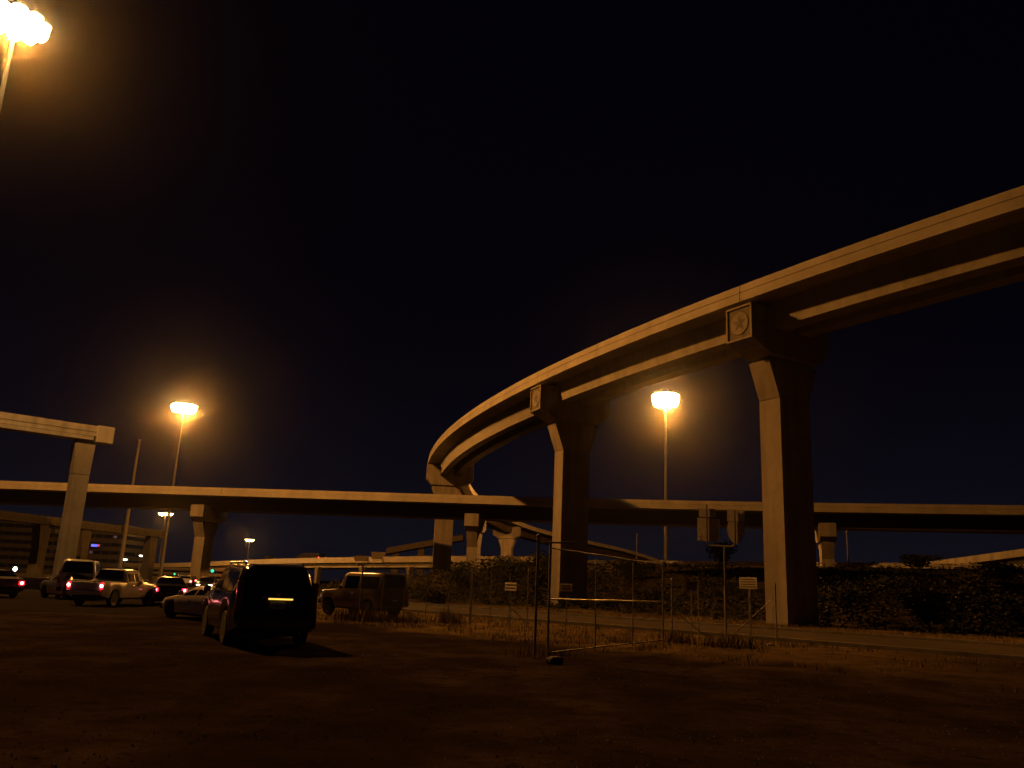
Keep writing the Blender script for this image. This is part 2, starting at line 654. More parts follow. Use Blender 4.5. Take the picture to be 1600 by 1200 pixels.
# ------------------------------------------------------------------ straight overpass across the middle
MID = [(-150, 139), (-110, 134), (-78.9, 129.1), (-63.2, 127.6), (-36, 124.2), (-9.5, 120.9), (6.7, 118.6), (35.7, 112.6), (64.9, 104.0), (100, 92.5), (140, 78)]


def spline(P, per=6):
    out = []
    for i in range(1, len(P) - 2):
        p0, p1, p2, p3 = [Vector(q) for q in P[i - 1:i + 3]]
        for k in range(per):
            t = k / per
            out.append(0.5 * ((2 * p1) + (p2 - p0) * t + (2 * p0 - 5 * p1 + 4 * p2 - p3) * t * t + (3 * p1 - p0 - 3 * p2 + p3) * t ** 3))
    out.append(Vector(P[-2]))
    return out


def flat_path(P, zf):
    q = []
    for i, p in enumerate(P):
        d = (P[min(i + 1, len(P) - 1)] - P[max(i - 1, 0)]).normalized()
        q.append(((p.x, p.y, zf(i / (len(P) - 1), p)), (d.y, -d.x)))   # outward = towards the camera side
    return q


over = thing('overpass', 'straight level concrete overpass crossing the whole middle of the view', 'overpass', (0, 0, 0))
mid_pts = spline(MID, 8)
mp = flat_path(mid_pts, lambda t, p: 14.5)
OW = 8.6
par_near, par_far = MB(), MB()
cuts = [0]
for i, (p, n) in enumerate(mp):
    if i and i % 11 == 0:
        cuts.append(i)
cuts.append(len(mp) - 1)
for a, b in zip(cuts[:-1], cuts[1:]):
    seg = [(Vector(p), n) for p, n in mp[a:b + 1]]
    d = (seg[-1][0] - seg[-2][0]).normalized() * 0.05
    seg[-1] = (seg[-1][0] - d, seg[-1][1])
    par_near.loft([[(p[0] + n[0] * o, p[1] + n[1] * o, p[2] + dz) for o, dz in PAR] for p, n in seg])
    par_far.loft([[(p[0] + n[0] * (-OW - o), p[1] + n[1] * (-OW - o), p[2] + dz) for o, dz in PAR] for p, n in seg])
par_near.build('parapet', M['parapet'], over)
par_far.build('parapet', M['parapet'], over)
sweep(mp, [(-.452, -1.195), (-.452, -.95), (-OW + .452, -.95), (-OW + .452, -1.195)]).build('deck_slab', M['girder'], over)
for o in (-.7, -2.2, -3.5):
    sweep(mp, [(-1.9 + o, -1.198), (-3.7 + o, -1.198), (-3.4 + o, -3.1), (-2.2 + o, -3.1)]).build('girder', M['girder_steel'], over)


def over_pier(u, label, base):
    best = min(mp, key=lambda q: abs(800 + F * ((CAM_M.transposed() @ (Vector(q[0]) - Vector((0, 0, EYE)))).x / -(CAM_M.transposed() @ (Vector(q[0]) - Vector((0, 0, EYE)))).z) - u))
    p, n = best
    c = (p[0] - n[0] * OW / 2, p[1] - n[1] * OW / 2, 0)
    return pier(label, c, math.atan2(n[1], n[0]), OW / 2 - .3, base, 7.2, 9.3, 9.5, 10.1, 11.9, 1.6, 3.0, .6, False, 'piers under the straight overpass', 1.2)


over_pier(303, 'slim overpass pier left of centre, standing beyond the dark sport utility car', -0.4)
over_pier(741, 'overpass pier just right of the broad flyover pier, with its cap under the deck', 0.0)
over_pier(1293, 'overpass pier showing behind the right edge of the tallest emblem pier', 3.0)


# ------------------------------------------------------------------ portal bents on the left
def portal_bent(label, end, other, z_top, depth, cols, thick, z_base, mat):
    """cap beam with ledges from end to other and columns below it"""
    e, o = Vector((end[0], end[1], 0)), Vector((other[0], other[1], 0))
    d = o - e
    L = d.length
    t = thing('portal_bent', label, 'bridge pier', (e.x, e.y, 0), math.atan2(d.y, d.x), 'portal bents on the left')
    h = thick / 2
    mb = MB()
    mb.box((L / 2, 0, z_top - depth * .42 / 2), (L, thick, depth * .42))
    mb.box((L / 2 + .4, 0, z_top - depth * .42 - .03), (L - .8, thick - .24, .06))
    mb.box((L / 2 + .4, 0, z_top - depth * .42 - .06 - depth * .27 / 2), (L - .8, thick - .06, depth * .27))
    mb.box((L / 2 + .8, 0, z_top - depth * .69 - .10), (L - 1.6, thick - .34, .08))
    mb.box((L / 2 + .8, 0, z_top - depth * .69 - .14 - depth * .12), (L - 1.6, thick + .3, depth * .24))
    mb.build('cap', M['concrete'] if mat is M['pier'] else mat, t)
    mb = MB()
    mb.box((.35, 0, z_top - depth * .5 - .04), (1.9, thick + .5, depth * 1.15))
    mb.build('end_block', M['concrete'] if mat is M['pier'] else mat, t, bevel=.05)
    for cx, w, f in cols:
        zb = z_top - depth * 1.02
        mb = MB()
        mb.prism([(cx - w / 2, z_base), (cx + w / 2, z_base), (cx + w / 2, zb - 4.2), (cx - w / 2, zb - 4.2)], -h * .92, h * .92)
        mb.prism([(cx - w / 2, zb - 4.17), (cx + w / 2, zb - 4.17), (cx + w / 2 + f, zb - .5), (cx - w / 2 - f * .3, zb - .5)], -h * .92, h * .92)
        mb.prism([(cx - w / 2 + .2, zb - .5), (cx + w / 2 + f - .2, zb - .5), (cx + w / 2 + f - .2, zb), (cx - w / 2 + .2, zb)], -h * .7, h * .7)
        mb.build('column', mat, t, bevel=.05)
    return t


eA = at_y(167, 670, 100)
oA = at_z(0, 645, eA.z)
dA = (oA - eA)
oA2 = eA + dA * 3.0
portal_bent('near concrete portal bent at the left edge, cap beam ending above its one visible column', eA, oA2, eA.z, 1.75, [(2.2, 1.8, .35), (27, 1.8, .35)], 1.9, -0.3, M['pier'])
eB = at_y(249, 829, 178)
oB = at_z(0, 798, eB.z)
oB2 = eB + (oB - eB) * 1.8
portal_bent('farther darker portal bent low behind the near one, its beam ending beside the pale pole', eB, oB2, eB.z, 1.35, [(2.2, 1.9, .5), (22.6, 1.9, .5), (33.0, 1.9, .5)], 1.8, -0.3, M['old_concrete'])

# ------------------------------------------------------------------ main lanes: barrier on the embankment, bridge to the left


def n_path(n, s0, s1, zf, k=24):
    out = []
    for i in range(k + 1):
        s = s0 + (s1 - s0) * i / k
        x, y = xy(n, s)
        out.append(((x, y, zf(s)), (-1 / R2, -1 / R2)))
    return out


crest = lambda s: ground_z(*xy(116, s))
bar = sweep(n_path(116, -60, 100, lambda s: crest(s) + .88, 60), [(0, -.9), (0, -.5), (-.16, -.3), (-.2, 0), (-.4, 0), (-.44, -.3), (-.6, -.5), (-.6, -.9)]).build('concrete_barrier', M['concrete'])
tag(bar, 'long low concrete barrier along the top of the dark embankment', 'barrier')


def lane_z(s):
    return 7.55 - 0.8 * smooth((s - 120) / 80) - 2.2 * smooth((s - 175) / 110)


br = thing('highway_bridge', 'far low highway bridge with a pale parapet seen above the dark sport utility car', 'bridge', (0, 0, 0))
bp = n_path(114, 104, 162, lane_z, 16)
bp2 = n_path(114, 162.2, 330, lane_z, 40)
bm_ = MB()
for P in (bp, bp2):
    bm_.loft([[(p[0] + n[0] * o, p[1] + n[1] * o, p[2] + dz) for o, dz in [(0, -1.25), (0, 0), (-.35, 0), (-.5, -1.25)]] for p, n in P])
bm_.build('parapet', M['parapet'], br)
sweep(n_path(114, 104, 330, lane_z, 50), [(-.5, -1.24), (-.5, -1.0), (-20, -1.0), (-20, -1.24)]).build('deck_slab', M['girder'], br)
for o in (-.5, -5, -9.5):
    sweep(n_path(114, 104, 330, lane_z, 50), [(-.1 + o, -1.26), (-1.0 + o, -1.26), (-1.0 + o, -2.3), (-.1 + o, -2.3)]).build('girder', M['girder'], br)
for s in (126, 141, 158, 176, 196, 220, 250):
    mb = MB()
    x, y = xy(114 - 1.2, s)
    zt = lane_z(s) - 2.31
    mb.prism([(-.55, -1), (.55, -1), (.55, zt - 1.0), (-.55, zt - 1.0)], -.55, .55)
    mb.prism([(-.55, zt - 1.0), (.55, zt - 1.0), (.55, zt), (-.55, zt)], -.6, .6)
    o = mb.build('column', M['concrete_dark'], br, loc=(x, y, 0))
    o.rotation_euler = (0, 0, math.radians(45))
    if s in (126, 141):
        pass

# striped hazard boards on the bridge columns
for u, v, y, lab in ((628, 905, 168, 'bright yellow striped hazard board left under the highway bridge'), (677, 915, 150, 'dim striped hazard board beside the broad flyover pier')):
    p = at_y(u, v, y)
    t = thing('hazard_board', lab, 'hazard board', (p.x, p.y, 0), 0, 'hazard boards under the bridge')
    mb = MB()
    mb.box((0, 0, p.z), (.5, .05, 2.0))
    bd = mb.build('board', M['drum'] if u < 650 else M['tan_paint'], t)
    mb = MB()
    for k in range(5):
        mb.box((0, -.032, p.z - .78 + k * .39), (.44, .012, .13), ry=0.6)
    mb.build('stripes', M['trim'], bd)
    mb = MB()
    mb.tube((0, .07, -.1), (0, .07, p.z + .9), .04)
    mb.build('post', M['steel'], t)

# plates seen over the bridge parapet
for (u0, v0, u1, v1, s, lab) in ((580, 862, 602, 872, 150, 'small pale trapezoid sign panel standing above the far bridge parapet'), (553, 868, 577, 875, 155, 'low pale panel just left of the trapezoid sign on the bridge')):
    yy = xy(114, s)[1] + 2.0
    a, b = at_y(u0, v0, yy), at_y(u1, v1, yy)
    t = thing('sign_panel', lab, 'sign', ((a.x + b.x) / 2, yy, b.z), 0, 'panels on the far bridge')
    w, h = (b.x - a.x) / 2, a.z - b.z
    mb = MB()
    mb.prism([(-w * .85, -.3), (w * .85, -.3), (w, h), (-w, h)], -.06, .06)
    mb.build('panel', M['tan_paint'], t)
    for sx in (-.6, .6):
        mb = MB()
        mb.tube((sx * w, .14, -1.7), (sx * w, .14, h * .9), .07)
        mb.build('post', M['steel'], t)

# ramp climbing to the right
er = thing('exit_ramp', 'far ramp climbing to the right edge behind the embankment', 'ramp', (0, 0, 0))
a, b = at_y(1438, 879.5, 140), at_y(1602, 857, 128)
d = (b - a)
P = []
for i in range(14):
    q = a + d * (-.15 + i * .16)
    hd = Vector((d.x, d.y)).normalized()
    P.append(((q.x, q.y, q.z), (hd.y, -hd.x)))
sweep(P, [(0, -1.1), (0, 0), (-.3, 0), (-.45, -1.1)]).build('parapet', M['concrete'], er)
sweep(P, [(-.5, -1.09), (-.5, -.85), (-8.5, -.85), (-8.5, -1.09)]).build('deck_slab', M['girder'], er)
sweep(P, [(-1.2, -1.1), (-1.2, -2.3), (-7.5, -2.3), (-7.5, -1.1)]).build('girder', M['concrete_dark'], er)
for k in (7, 11):
    q, n = P[k]
    mb = MB()
    mb.tube((q[0] - n[0] * 4, q[1] - n[1] * 4, 3), (q[0] - n[0] * 4, q[1] - n[1] * 4, q[2] - 2.3), .8, n=16)
    mb.build('column', M['concrete_dark'], er)

# faint bridge far behind
fb = thing('distant_viaduct', 'faint distant viaduct piece showing over the far highway bridge', 'viaduct', (0, 0, 0))
a, b = at_y(604, 856, 330), at_y(684, 842, 330)
mb = MB()
hh = b - a
P = [((a + hh * (i / 6)), (0, -1)) for i in range(10)]
sweep(P, [(0, -2.2), (0, 0), (-9, 0), (-9, -2.2)]).build('deck_slab', M['girder_steel'], fb)
for i in (1, 4):
    q = P[i][0]
    mb = MB()
    mb.box((q.x, q.y + 4, q.z / 2 - 1.2), (2.6, 2.2, q.z - 2.4))
    mb.build('column', M['girder_steel'], fb)


# ------------------------------------------------------------------ masts
def point_light(name, parent, loc, power, radius=.6, col=SODIUM):
    l = bpy.data.lights.new(name, 'POINT')
    l.energy = power
    l.color = col
    l.shadow_soft_size = radius
    # floodlight photometry: the aimed-out ring throws less light straight down
    l.use_nodes = True
    nt = l.node_tree
    em = nt.nodes['Emission']
    tc = nt.nodes.new('ShaderNodeTexCoord')
    sx = nt.nodes.new('ShaderNodeSeparateXYZ')
    nt.links.new(tc.outputs['Normal'], sx.inputs[0])
    mr = nt.nodes.new('ShaderNodeMapRange')
    mr.interpolation_type = 'SMOOTHSTEP'
    mr.inputs['From Min'].default_value = -.95
    mr.inputs['From Max'].default_value = -.5
    mr.inputs['To Min'].default_value = .22
    mr.inputs['To Max'].default_value = 1.0
    nt.links.new(sx.outputs['Z'], mr.inputs['Value'])
    nt.links.new(mr.outputs['Result'], em.inputs['Strength'])
    o = bpy.data.objects.new(name, l)
    COL.objects.link(o)
    o.parent = parent
    o.location = loc
    return o


def high_mast(label, top, power, rad=1.7, base=None, drop=.95):
    base = ground_z(top.x, top.y) if base is None else base
    t = thing('high_mast_light', label, 'light mast', (top.x, top.y, base), 0, 'lit high mast lights')
    H = top.z - base
    mb = MB()
    mb.tube((0, 0, -.3), (0, 0, H * .5), .42, .30, 16)
    mb.tube((0, 0, H * .5), (0, 0, H + .6), .30, .17, 16)
    mb.build('pole', M['pole'], t, smooth=True)
    mb = MB()
    mb.lathe([(.35, H + .15), (.45, H + .2), (.45, H + .75), (.3, H + .95), (.02, H + 1.0)], 'z', 18)
    mb.build('hub', M['steel'], t)
    mb = MB()
    for i in range(4):
        a0 = math.pi / 2 * i
        mb.tube((.4 * math.cos(a0), .4 * math.sin(a0), H + .35), (rad * .8 * math.cos(a0), rad * .8 * math.sin(a0), H + .35), .05, n=6)
    for i in range(32):
        a0, a1 = 2 * math.pi * i / 32, 2 * math.pi * (i + 1) / 32
        mb.tube((rad * .8 * math.cos(a0), rad * .8 * math.sin(a0), H + .35), (rad * .8 * math.cos(a1), rad * .8 * math.sin(a1), H + .35), .05, n=6)
    mb.build('lamp_ring', M['steel'], t)
    for i in range(15):  # inner five added and lenses oversized, lamp bloom put into the shape
        a = 2 * math.pi * (i + .5) / 10 if i < 10 else 2 * math.pi * i / 5
        q = 1.0 if i < 10 else .44
        c, s = q * math.cos(a), q * math.sin(a)
        mb = MB()
        mb.lathe([(.10, H + .78), (.22, H + .62), (.42, H + .28), (.46, H + .02), (.44, H + .02), (.3, H + .3), (.02, H + .5)], 'z', 14, (rad * c, rad * s, 0))
        lu = mb.build('luminaire', M['pole'], t, smooth=True)
        mb = MB()
        mb.lathe([(.02, H - drop), (.36, H - drop * .86), (.60, H - drop * .47), (.70, H + .015), (.02, H + .02)], 'z', 16, (rad * c, rad * s, 0))
        mb.build('lens', M['lens_sodium'], lu, smooth=True)
    point_light('lamp_light', t, (0, 0, H - drop - .5), power)
    return t


L1 = at_z(27, 32, 54)
L2 = at_z(288, 634, 42)
L3 = at_z(1040, 618, 42)
POWER = 2.55e5
high_mast('nearest tall light mast glaring in the upper left corner', L1, POWER, 2.3)
high_mast('lit high mast over the left half of the straight overpass', L2, POWER, 2.3, None, 1.7)
high_mast('lit high mast shining under the curved flyover between two emblem piers', L3, POWER, 2.1, None, 2.3)


def street_light(label, u, v, y, r=.7, lit=True, power=0, mat='lens_far'):
    top = at_y(u, v, y)
    g = ground_z(top.x, top.y)
    t = thing('street_light', label, 'street light', (top.x, top.y, g), 0, 'far street lights')
    H = top.z - g
    mb = MB()
    mb.tube((0, 0, -.3), (0, 0, H + .2), .16, .09, 10)
    mb.build('pole', M['pole'], t)
    mb = MB()
    mb.box((0, 0, H + .32), (r * 2.2, r * .8, .25))
    mb.build('lamp_head', M['pole'], t, bevel=.05)
    if lit:
        mb = MB()
        for sx in (-.55, .55):
            mb.lathe([(.02, H + .05 - r * .35), (r * .4, H + .1 - r * .22), (r * .55, H + .18), (.02, H + .19)], 'z', 12, (sx * r, 0, 0))
        mb.build('lens', M[mat], t)
    if power:
        point_light('lamp_light', t, (0, 0, H - .6), power, .4)
    return t


street_light('far lit street light left of the slim overpass pier, under the overpass', 259, 803, 300, 2.3, True, 1.2e4)
street_light('far lit street light above the roof of the dark sport utility car', 390, 844, 290, 1.4, True, 3.5e3)
street_light('small white street light low to the right of the far portal bent', 195, 875, 170, .45, True, 0, 'cool_lit')
street_light('tiny warm street light by the column of the far portal bent', 220, 869, 200, .35, True, 0, 'head_lit')


def bare_pole(label, u0, v0, y, r, mat='pole'):
    top = at_y(u0, v0, y)
    g = ground_z(top.x, top.y)
    t = thing('tall_pole', label, 'pole', (top.x, top.y, g), 0, 'unlit tall poles')
    H = top.z - g
    mb = MB()
    mb.tube((0, 0, -.3), (0, 0, H), r, r * .5, 12)
    mb.build('shaft', M[mat], t, smooth=True)
    mb = MB()
    mb.lathe([(.02, H), (r * .75, H + .02), (r * .7, H + .12), (.02, H + .2)], 'z', 10)
    mb.build('finial', M['steel'], t)
    return t


bare_pole('tall unlit pale pole between the portal bents, rising over the overpass', 218, 688, 165, .42)
bare_pole('thin pole on the embankment right of the tallest emblem pier', 1323, 832, 128, .13)
bare_pole('short thin pole on the skyline between the slim emblem pier and the middle mast', 995, 836, 150, .13)


# ------------------------------------------------------------------ vehicles
def interp(tab, x):
    if x <= tab[0][0]:
        return tab[0][1]
    for (a, va), (b, vb) in zip(tab[:-1], tab[1:]):
        if x <= b:
            return va + (vb - va) * (x - a) / max(1e-9, b - a)
    return tab[-1][1]


def vehicle(name, label, cat, loc, heading, paint, L, W, top, belt, cabin, wheels, wr, sill=.32, tumble=.14, group=None,
            tail='red_lens', head='clear_lens', tail_z=(.75, 1.05), tail_w=.2, side_win=None, rear_win=None, wind=None, detail=True, plate_z=.85, bed=None, bumper='trim'):
    """local +x is forward; top/belt: height tables along x; cabin (x0, x1): where the body narrows to the roof"""
    t = thing(name, label, cat, loc, math.radians(90 - heading), group)
    xr, xf = -L / 2, L / 2
    st = sorted(set([round(xr + L * i / 64, 4) for i in range(65)] + [round(q, 4) for q, _ in top] + [round(q, 4) for q, _ in belt]))
    st = [q for q in st if xr - 1e-6 <= q <= xf + 1e-6]

    def sec(x):
        zt, zb = interp(top, x), interp(belt, x)
        e = min(x - xr, xf - x)
        k = 1 - .17 * (1 - smooth(e / .55)) * (1.0 if xf - x < 1 else .3)
        hw = W / 2 * k
        lo = sill + .10 * (1 - smooth(e / .5))
        for wx in wheels:
            q = (wr + .07) ** 2 - (x - wx) ** 2
            if q > 0:
                lo = max(lo, wr + math.sqrt(q))
        zb = min(zb, zt - .03)
        lo = min(lo, zb - .12)
        mid = lo + (zb - lo) * .45
        tw = hw - tumble * smooth((zt - zb) / .45) - .05
        r = min(.10, (zt - zb) * .45)
        return [(hw - .05, lo), (hw, mid), (hw - .02, zb), (tw + .012, zt - r), (tw - .06, zt - r * .25), (tw * .55, zt + .006)]

    rings = []
    for x in st:
        s = sec(x)
        rings.append([(x, y, z) for y, z in s] + [(x, -y, z) for y, z in s[::-1]])
    mb = MB()
    mb.loft(rings)
    body = mb.build('body', paint, t, smooth=True, angle=42)

    # dark underside
    mb = MB()
    mb.box((0, 0, sill + .02), (L * .92, W * .74, .22))
    mb.build('chassis', M['trim'], t)

    def side_panel(x0, x1, sg, f0=.14, f1=.86, off=.006):
        mb = MB()
        k = 8
        for _ in (0,):
            vs = []
            for i in range(k + 1):
                x = x0 + (x1 - x0) * i / k
                s = sec(x)
                (ya, za), (yb, zb) = s[2], s[3]
                vs.append([(x, sg * (ya + (yb - ya) * f + off), za + (zb - za) * f) for f in (f0, f1)])
            for a, b in zip(vs[:-1], vs[1:]):
                mb.quad(a[0], b[0], b[1], a[1])
        return mb

    if side_win:
        for x0, x1 in side_win:
            for sg in (1, -1):
                side_panel(x0, x1, sg).build('side_window', M['glass'], t)

    def slope_panel(x0, x1, nm, sgn):
        mb = MB()
        k = 8
        rows = []
        for i in range(k + 1):
            x = x0 + (x1 - x0) * i / k
            s = sec(x)
            tw = s[4][0] - .04
            z = interp(top, x) + .012
            rows.append([(x + sgn * .012, y, z + dz) for y, dz in ((-tw, -.0), (-tw * .5, .006), (tw * .5, .006), (tw, -.0))])
        for a, b in zip(rows[:-1], rows[1:]):
            for i in range(3):
                mb.quad(a[i], a[i + 1], b[i + 1], b[i])
        mb.build(nm, M['glass'], t)
    if wind:
        slope_panel(*wind, 'windscreen', 1)
    if rear_win:
        slope_panel(*rear_win, 'rear_window', -1)

    for wx in wheels:
        for sg in (1, -1):
            mb = MB()
            yo, yi = sg * (W / 2 - .03), sg * (W / 2 - .26)
            mb.lathe([(wr * .60, yo), (wr * .92, yo), (wr, yo - sg * .05), (wr, yi + sg * .04), (wr * .9, yi), (wr * .3, yi), (wr * .3, yo - sg * .06)], 'y', 26, (wx, 0, wr))
            wh = mb.build('wheel', M['rubber'], t, smooth=True)
            if detail:
                mb = MB()
                for k in range(6):
                    a = k * math.pi / 3
                    mb.box((wx + math.cos(a) * wr * .33, yo - sg * .02, wr + math.sin(a) * wr * .33), (wr * .56, .03, wr * .17), 0, 0, -a)
                mb.lathe([(wr * .56, yo - sg * .01), (wr * .64, yo + sg * .004), (wr * .64, yo - sg * .05), (wr * .56, yo - sg * .05)], 'y', 24, (wx, 0, wr))
                mb.build('rim', M['alloy'], wh)

    # lamps
    z0, z1 = tail_z
    for sg in (1, -1):
        mb = MB()
        wr0 = sec(xr + .02)[1][0]
        y = sg * (wr0 - tail_w / 2 - .02)
        xo = min(.12, max(0, interp([(b_, a_) for a_, b_ in top if a_ < 0 and b_ < 2.2], z1) - xr)) * .5
        mb.box((xr + .01 + xo, y, (z0 + z1) / 2), (.09 + xo, tail_w, z1 - z0))
        tl = mb.build('tail_light', M[tail], t, bevel=.015)
        if tail in ('brake', 'tail_lit'):
            mb = MB()
            mb.lathe([(.01, xr - .062), (.05, xr - .058), (.075, xr - .03), (.01, xr - .02)], 'x', 16, (0, y, (z0 + z1) / 2))
            mb.build('bulb', M['bulb' if tail == 'brake' else 'bulb_dim'], tl)
        mb = MB()
        hz = interp(belt, xf - .15) - .12
        mb.box((xf - .06, sg * (W / 2 - .36), hz), (.14, .34, .17), sg * -.25)
        mb.build('headlight', M[head], t, bevel=.02)
    mb = MB()
    mb.box((xr + .0, 0, sill + .22), (.22, W * .90, .20))
    mb.build('bumper', M[bumper], t, bevel=.03)
    mb = MB()
    mb.box((xf - .02, 0, sill + .2), (.2, W * .84, .22))
    mb.build('bumper', M[bumper], t, bevel=.03)
    mb = MB()
    mb.box((xr - .045, 0, plate_z), (.02, .36, .17))
    pl = mb.build('licence_plate', M['plate'], t)
    if detail:
        mb = MB()
        for k, w in enumerate((.02, .03, .02, .035, .03, .02)):
            mb.box((xr - .058, -.13 + k * .052, plate_z), (.008, w, .075))
        mb.build('plate_marks', M['plate_ink'], pl)
        for sg in (1, -1):
            mb = MB()
            mx = cabin[1] - .45
            mb.box((mx, sg * (W / 2 + .09), interp(belt, mx) + .12), (.12, .18, .16))
            mb.build('mirror', paint, t, bevel=.03)
            for dx in cabin[2:]:
                mb = MB()
                s = sec(dx)
                mb.box((dx, sg * (s[2][0] + .012), s[2][1] - .12), (.2, .03, .035))
                mb.build('door_handle', M['chrome'], t, bevel=.008)
    return t, body, sec


def gz(p):
    return (p.x, p.y, max(0.0, ground_z(p.x, p.y)))


# the black sport utility car
pS = Vector((-6.55, 22.7, 0))
suv, suv_body, suv_sec = vehicle(
    'sport_utility_car', 'black sport utility car parked alone on the dark lot, seen from behind', 'car', (pS.x, pS.y, 0), -27.5, M['black_paint'], 5.15, 2.06,
    [(-2.575, 1.05), (-2.56, 1.22), (-2.40, 1.66), (-2.28, 1.84), (-2.1, 1.89), (-.4, 1.92), (.55, 1.86), (1.25, 1.30), (2.1, 1.22), (2.5, 1.08), (2.575, .85)],
    [(-2.575, 1.02), (-2.4, 1.20), (1.2, 1.14), (2.5, 1.0), (2.575, .8)],
    (-2.4, 1.3, .35, -.75), (-1.5, 1.45), .40, .34, .20,
    tail_z=(.80, 1.52), tail_w=.14, side_win=[(-2.25, -1.35), (-1.25, -.3), (-.2, .75)], rear_win=(-2.555, -2.30), wind=(.6, 1.22), plate_z=.98)
mb = MB()
mb.box((-2.615, 0, 1.145), (.05, .74, .075))
mb.build('chrome_strip', M['chrome'], suv, bevel=.012)
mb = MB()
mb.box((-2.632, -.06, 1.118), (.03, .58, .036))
mb.build('chrome_glint', M['chrome_glint'], suv, bevel=.006)  # added glowing bar, imitates a lamp reflected in the chrome strip
mb = MB()
mb.box((-2.59, 0, .98), (.03, .72, .25))
mb.build('plate_recess', M['trim'], suv)
mb = MB()
mb.box((-2.63, 0, .585), (.26, 1.86, .24))
mb.box((-2.72, 0, .715), (.10, 1.5, .025))
mb.build('bumper', M['black_paint'], suv, bevel=.04)
mb = MB()
mb.box((-2.30, 0, 1.875), (.36, 1.30, .05), 0, 0, -.12)
mb.build('spoiler', M['black_paint'], suv, bevel=.02)
for sg in (1, -1):
    mb = MB()
    mb.tube((-1.9, sg * .70, 1.955), (.2, sg * .70, 1.965), .022)
    for x in (-1.85, -.8, .15):
        mb.box((x, sg * .70, 1.925), (.12, .05, .06))
    mb.build('roof_rail', M['chrome'], suv)
mb = MB()
mb.tube((-2.62, 0.0, 1.26), (-2.48, .48, 1.30), .012)
mb.build('rear_wiper', M['trim'], suv)
mb = MB()
mb.lathe([(.01, -2.60), (.055, -2.60), (.055, -2.63), (.01, -2.64)], 'x', 16, (0, 0, 1.235))
mb.build('round_badge', M['chrome'], suv)
mb = MB()
mb.tube((-2.75, -.55, .36), (-2.45, -.55, .38), .035)
mb.build('tail_pipe', M['chrome'], suv)

# white pickup with its brake lights on
pP = at_x_on_ground(186, 41.5)
pick, pick_body, pick_sec = vehicle(
    'pickup_truck', 'white pickup truck with glowing red tail lights, front pointing right', 'pickup truck', (pP.x, pP.y, 0), 5, M['white_paint'], 5.3, 1.85,
    [(-2.65, 1.0), (-2.6, 1.12), (-.85, 1.12), (-.78, 1.2), (-.62, 1.62), (-.4, 1.70), (.45, 1.70), (.62, 1.66), (1.25, 1.14), (2.3, 1.05), (2.6, .92), (2.65, .75)],
    [(-2.65, .95), (-2.6, 1.07), (-.85, 1.07), (1.2, 1.06), (2.5, .9), (2.65, .7)],
    (-.8, 1.3, -.1), (-1.62, 1.62), .36, .40, .16, tail='brake', tail_z=(.78, 1.06), tail_w=.14,
    side_win=[(-.52, .02), (.1, .82)], rear_win=(-.77, -.55), wind=(.68, 1.2), plate_z=.62, bumper='chrome')
mb = MB()
mb.box((-1.70, 0, 1.126), (1.62, 1.36, .02))
mb.build('bed', M['trim'], pick)
mb = MB()
mb.box((-2.665, 0, .90), (.03, 1.40, .34))
mb.build('tailgate', M['white_paint'], pick, bevel=.02)

# white van
pV = at_x_on_ground(128, 49)
van, _, _ = vehicle(
    'white_van', 'white van with a wide dark rear window in front of the near portal bent', 'van', (pV.x, pV.y, 0), -22, M['white_paint'], 5.2, 1.98,
    [(-2.6, 1.1), (-2.56, 1.35), (-2.48, 2.0), (-2.3, 2.14), (.9, 2.14), (1.2, 2.05), (2.0, 1.25), (2.5, 1.05), (2.6, .8)],
    [(-2.6, 1.05), (-2.5, 1.25), (1.8, 1.2), (2.5, 1.0), (2.6, .75)],
    (-2.4, 1.9, .4), (-1.6, 1.65), .36, .34, .14, tail_z=(.85, 1.2), tail_w=.12, side_win=[(-2.2, -1.2), (-1.1, -.1), (.1, 1.2)], rear_win=(-2.55, -2.44), wind=(1.25, 1.95), plate_z=.75)
mb = MB()
mb.quad((-2.575, -.74, 1.42), (-2.575, .74, 1.42), (-2.505, .70, 1.93), (-2.505, -.70, 1.93))
mb.build('rear_window', M['glass'], van)

# silver sedan squeezed between the van and the pickup
SED_TOP = [(-2.3, .75), (-2.25, .98), (-1.7, 1.05), (-1.0, 1.40), (-.4, 1.44), (.3, 1.42), (1.15, 1.0), (2.0, .9), (2.25, .75), (2.3, .6)]
SED_BELT = [(-2.3, .7), (-2.2, .92), (-1.6, .97), (1.0, .93), (2.1, .8), (2.3, .55)]


def sedan(label, u, y, heading, paint, tail='red_lens', head='clear_lens', group=None, detail=True, dz=0):
    p = at_x_on_ground(u, y)
    return vehicle('sedan', label, 'car', (p.x, p.y, max(0, ground_z(p.x, p.y)) + dz), heading, paint, 4.6, 1.8, SED_TOP, SED_BELT, (-1.6, 1.15, .2, -.75), (-1.35, 1.4), .32, .28, .2,
                   group=group, tail=tail, head=head, tail_z=(.68, .88), tail_w=.28, side_win=[(-1.25, -.35), (-.25, .65)], rear_win=(-1.62, -1.06), wind=(.38, 1.08), plate_z=.55, detail=detail)


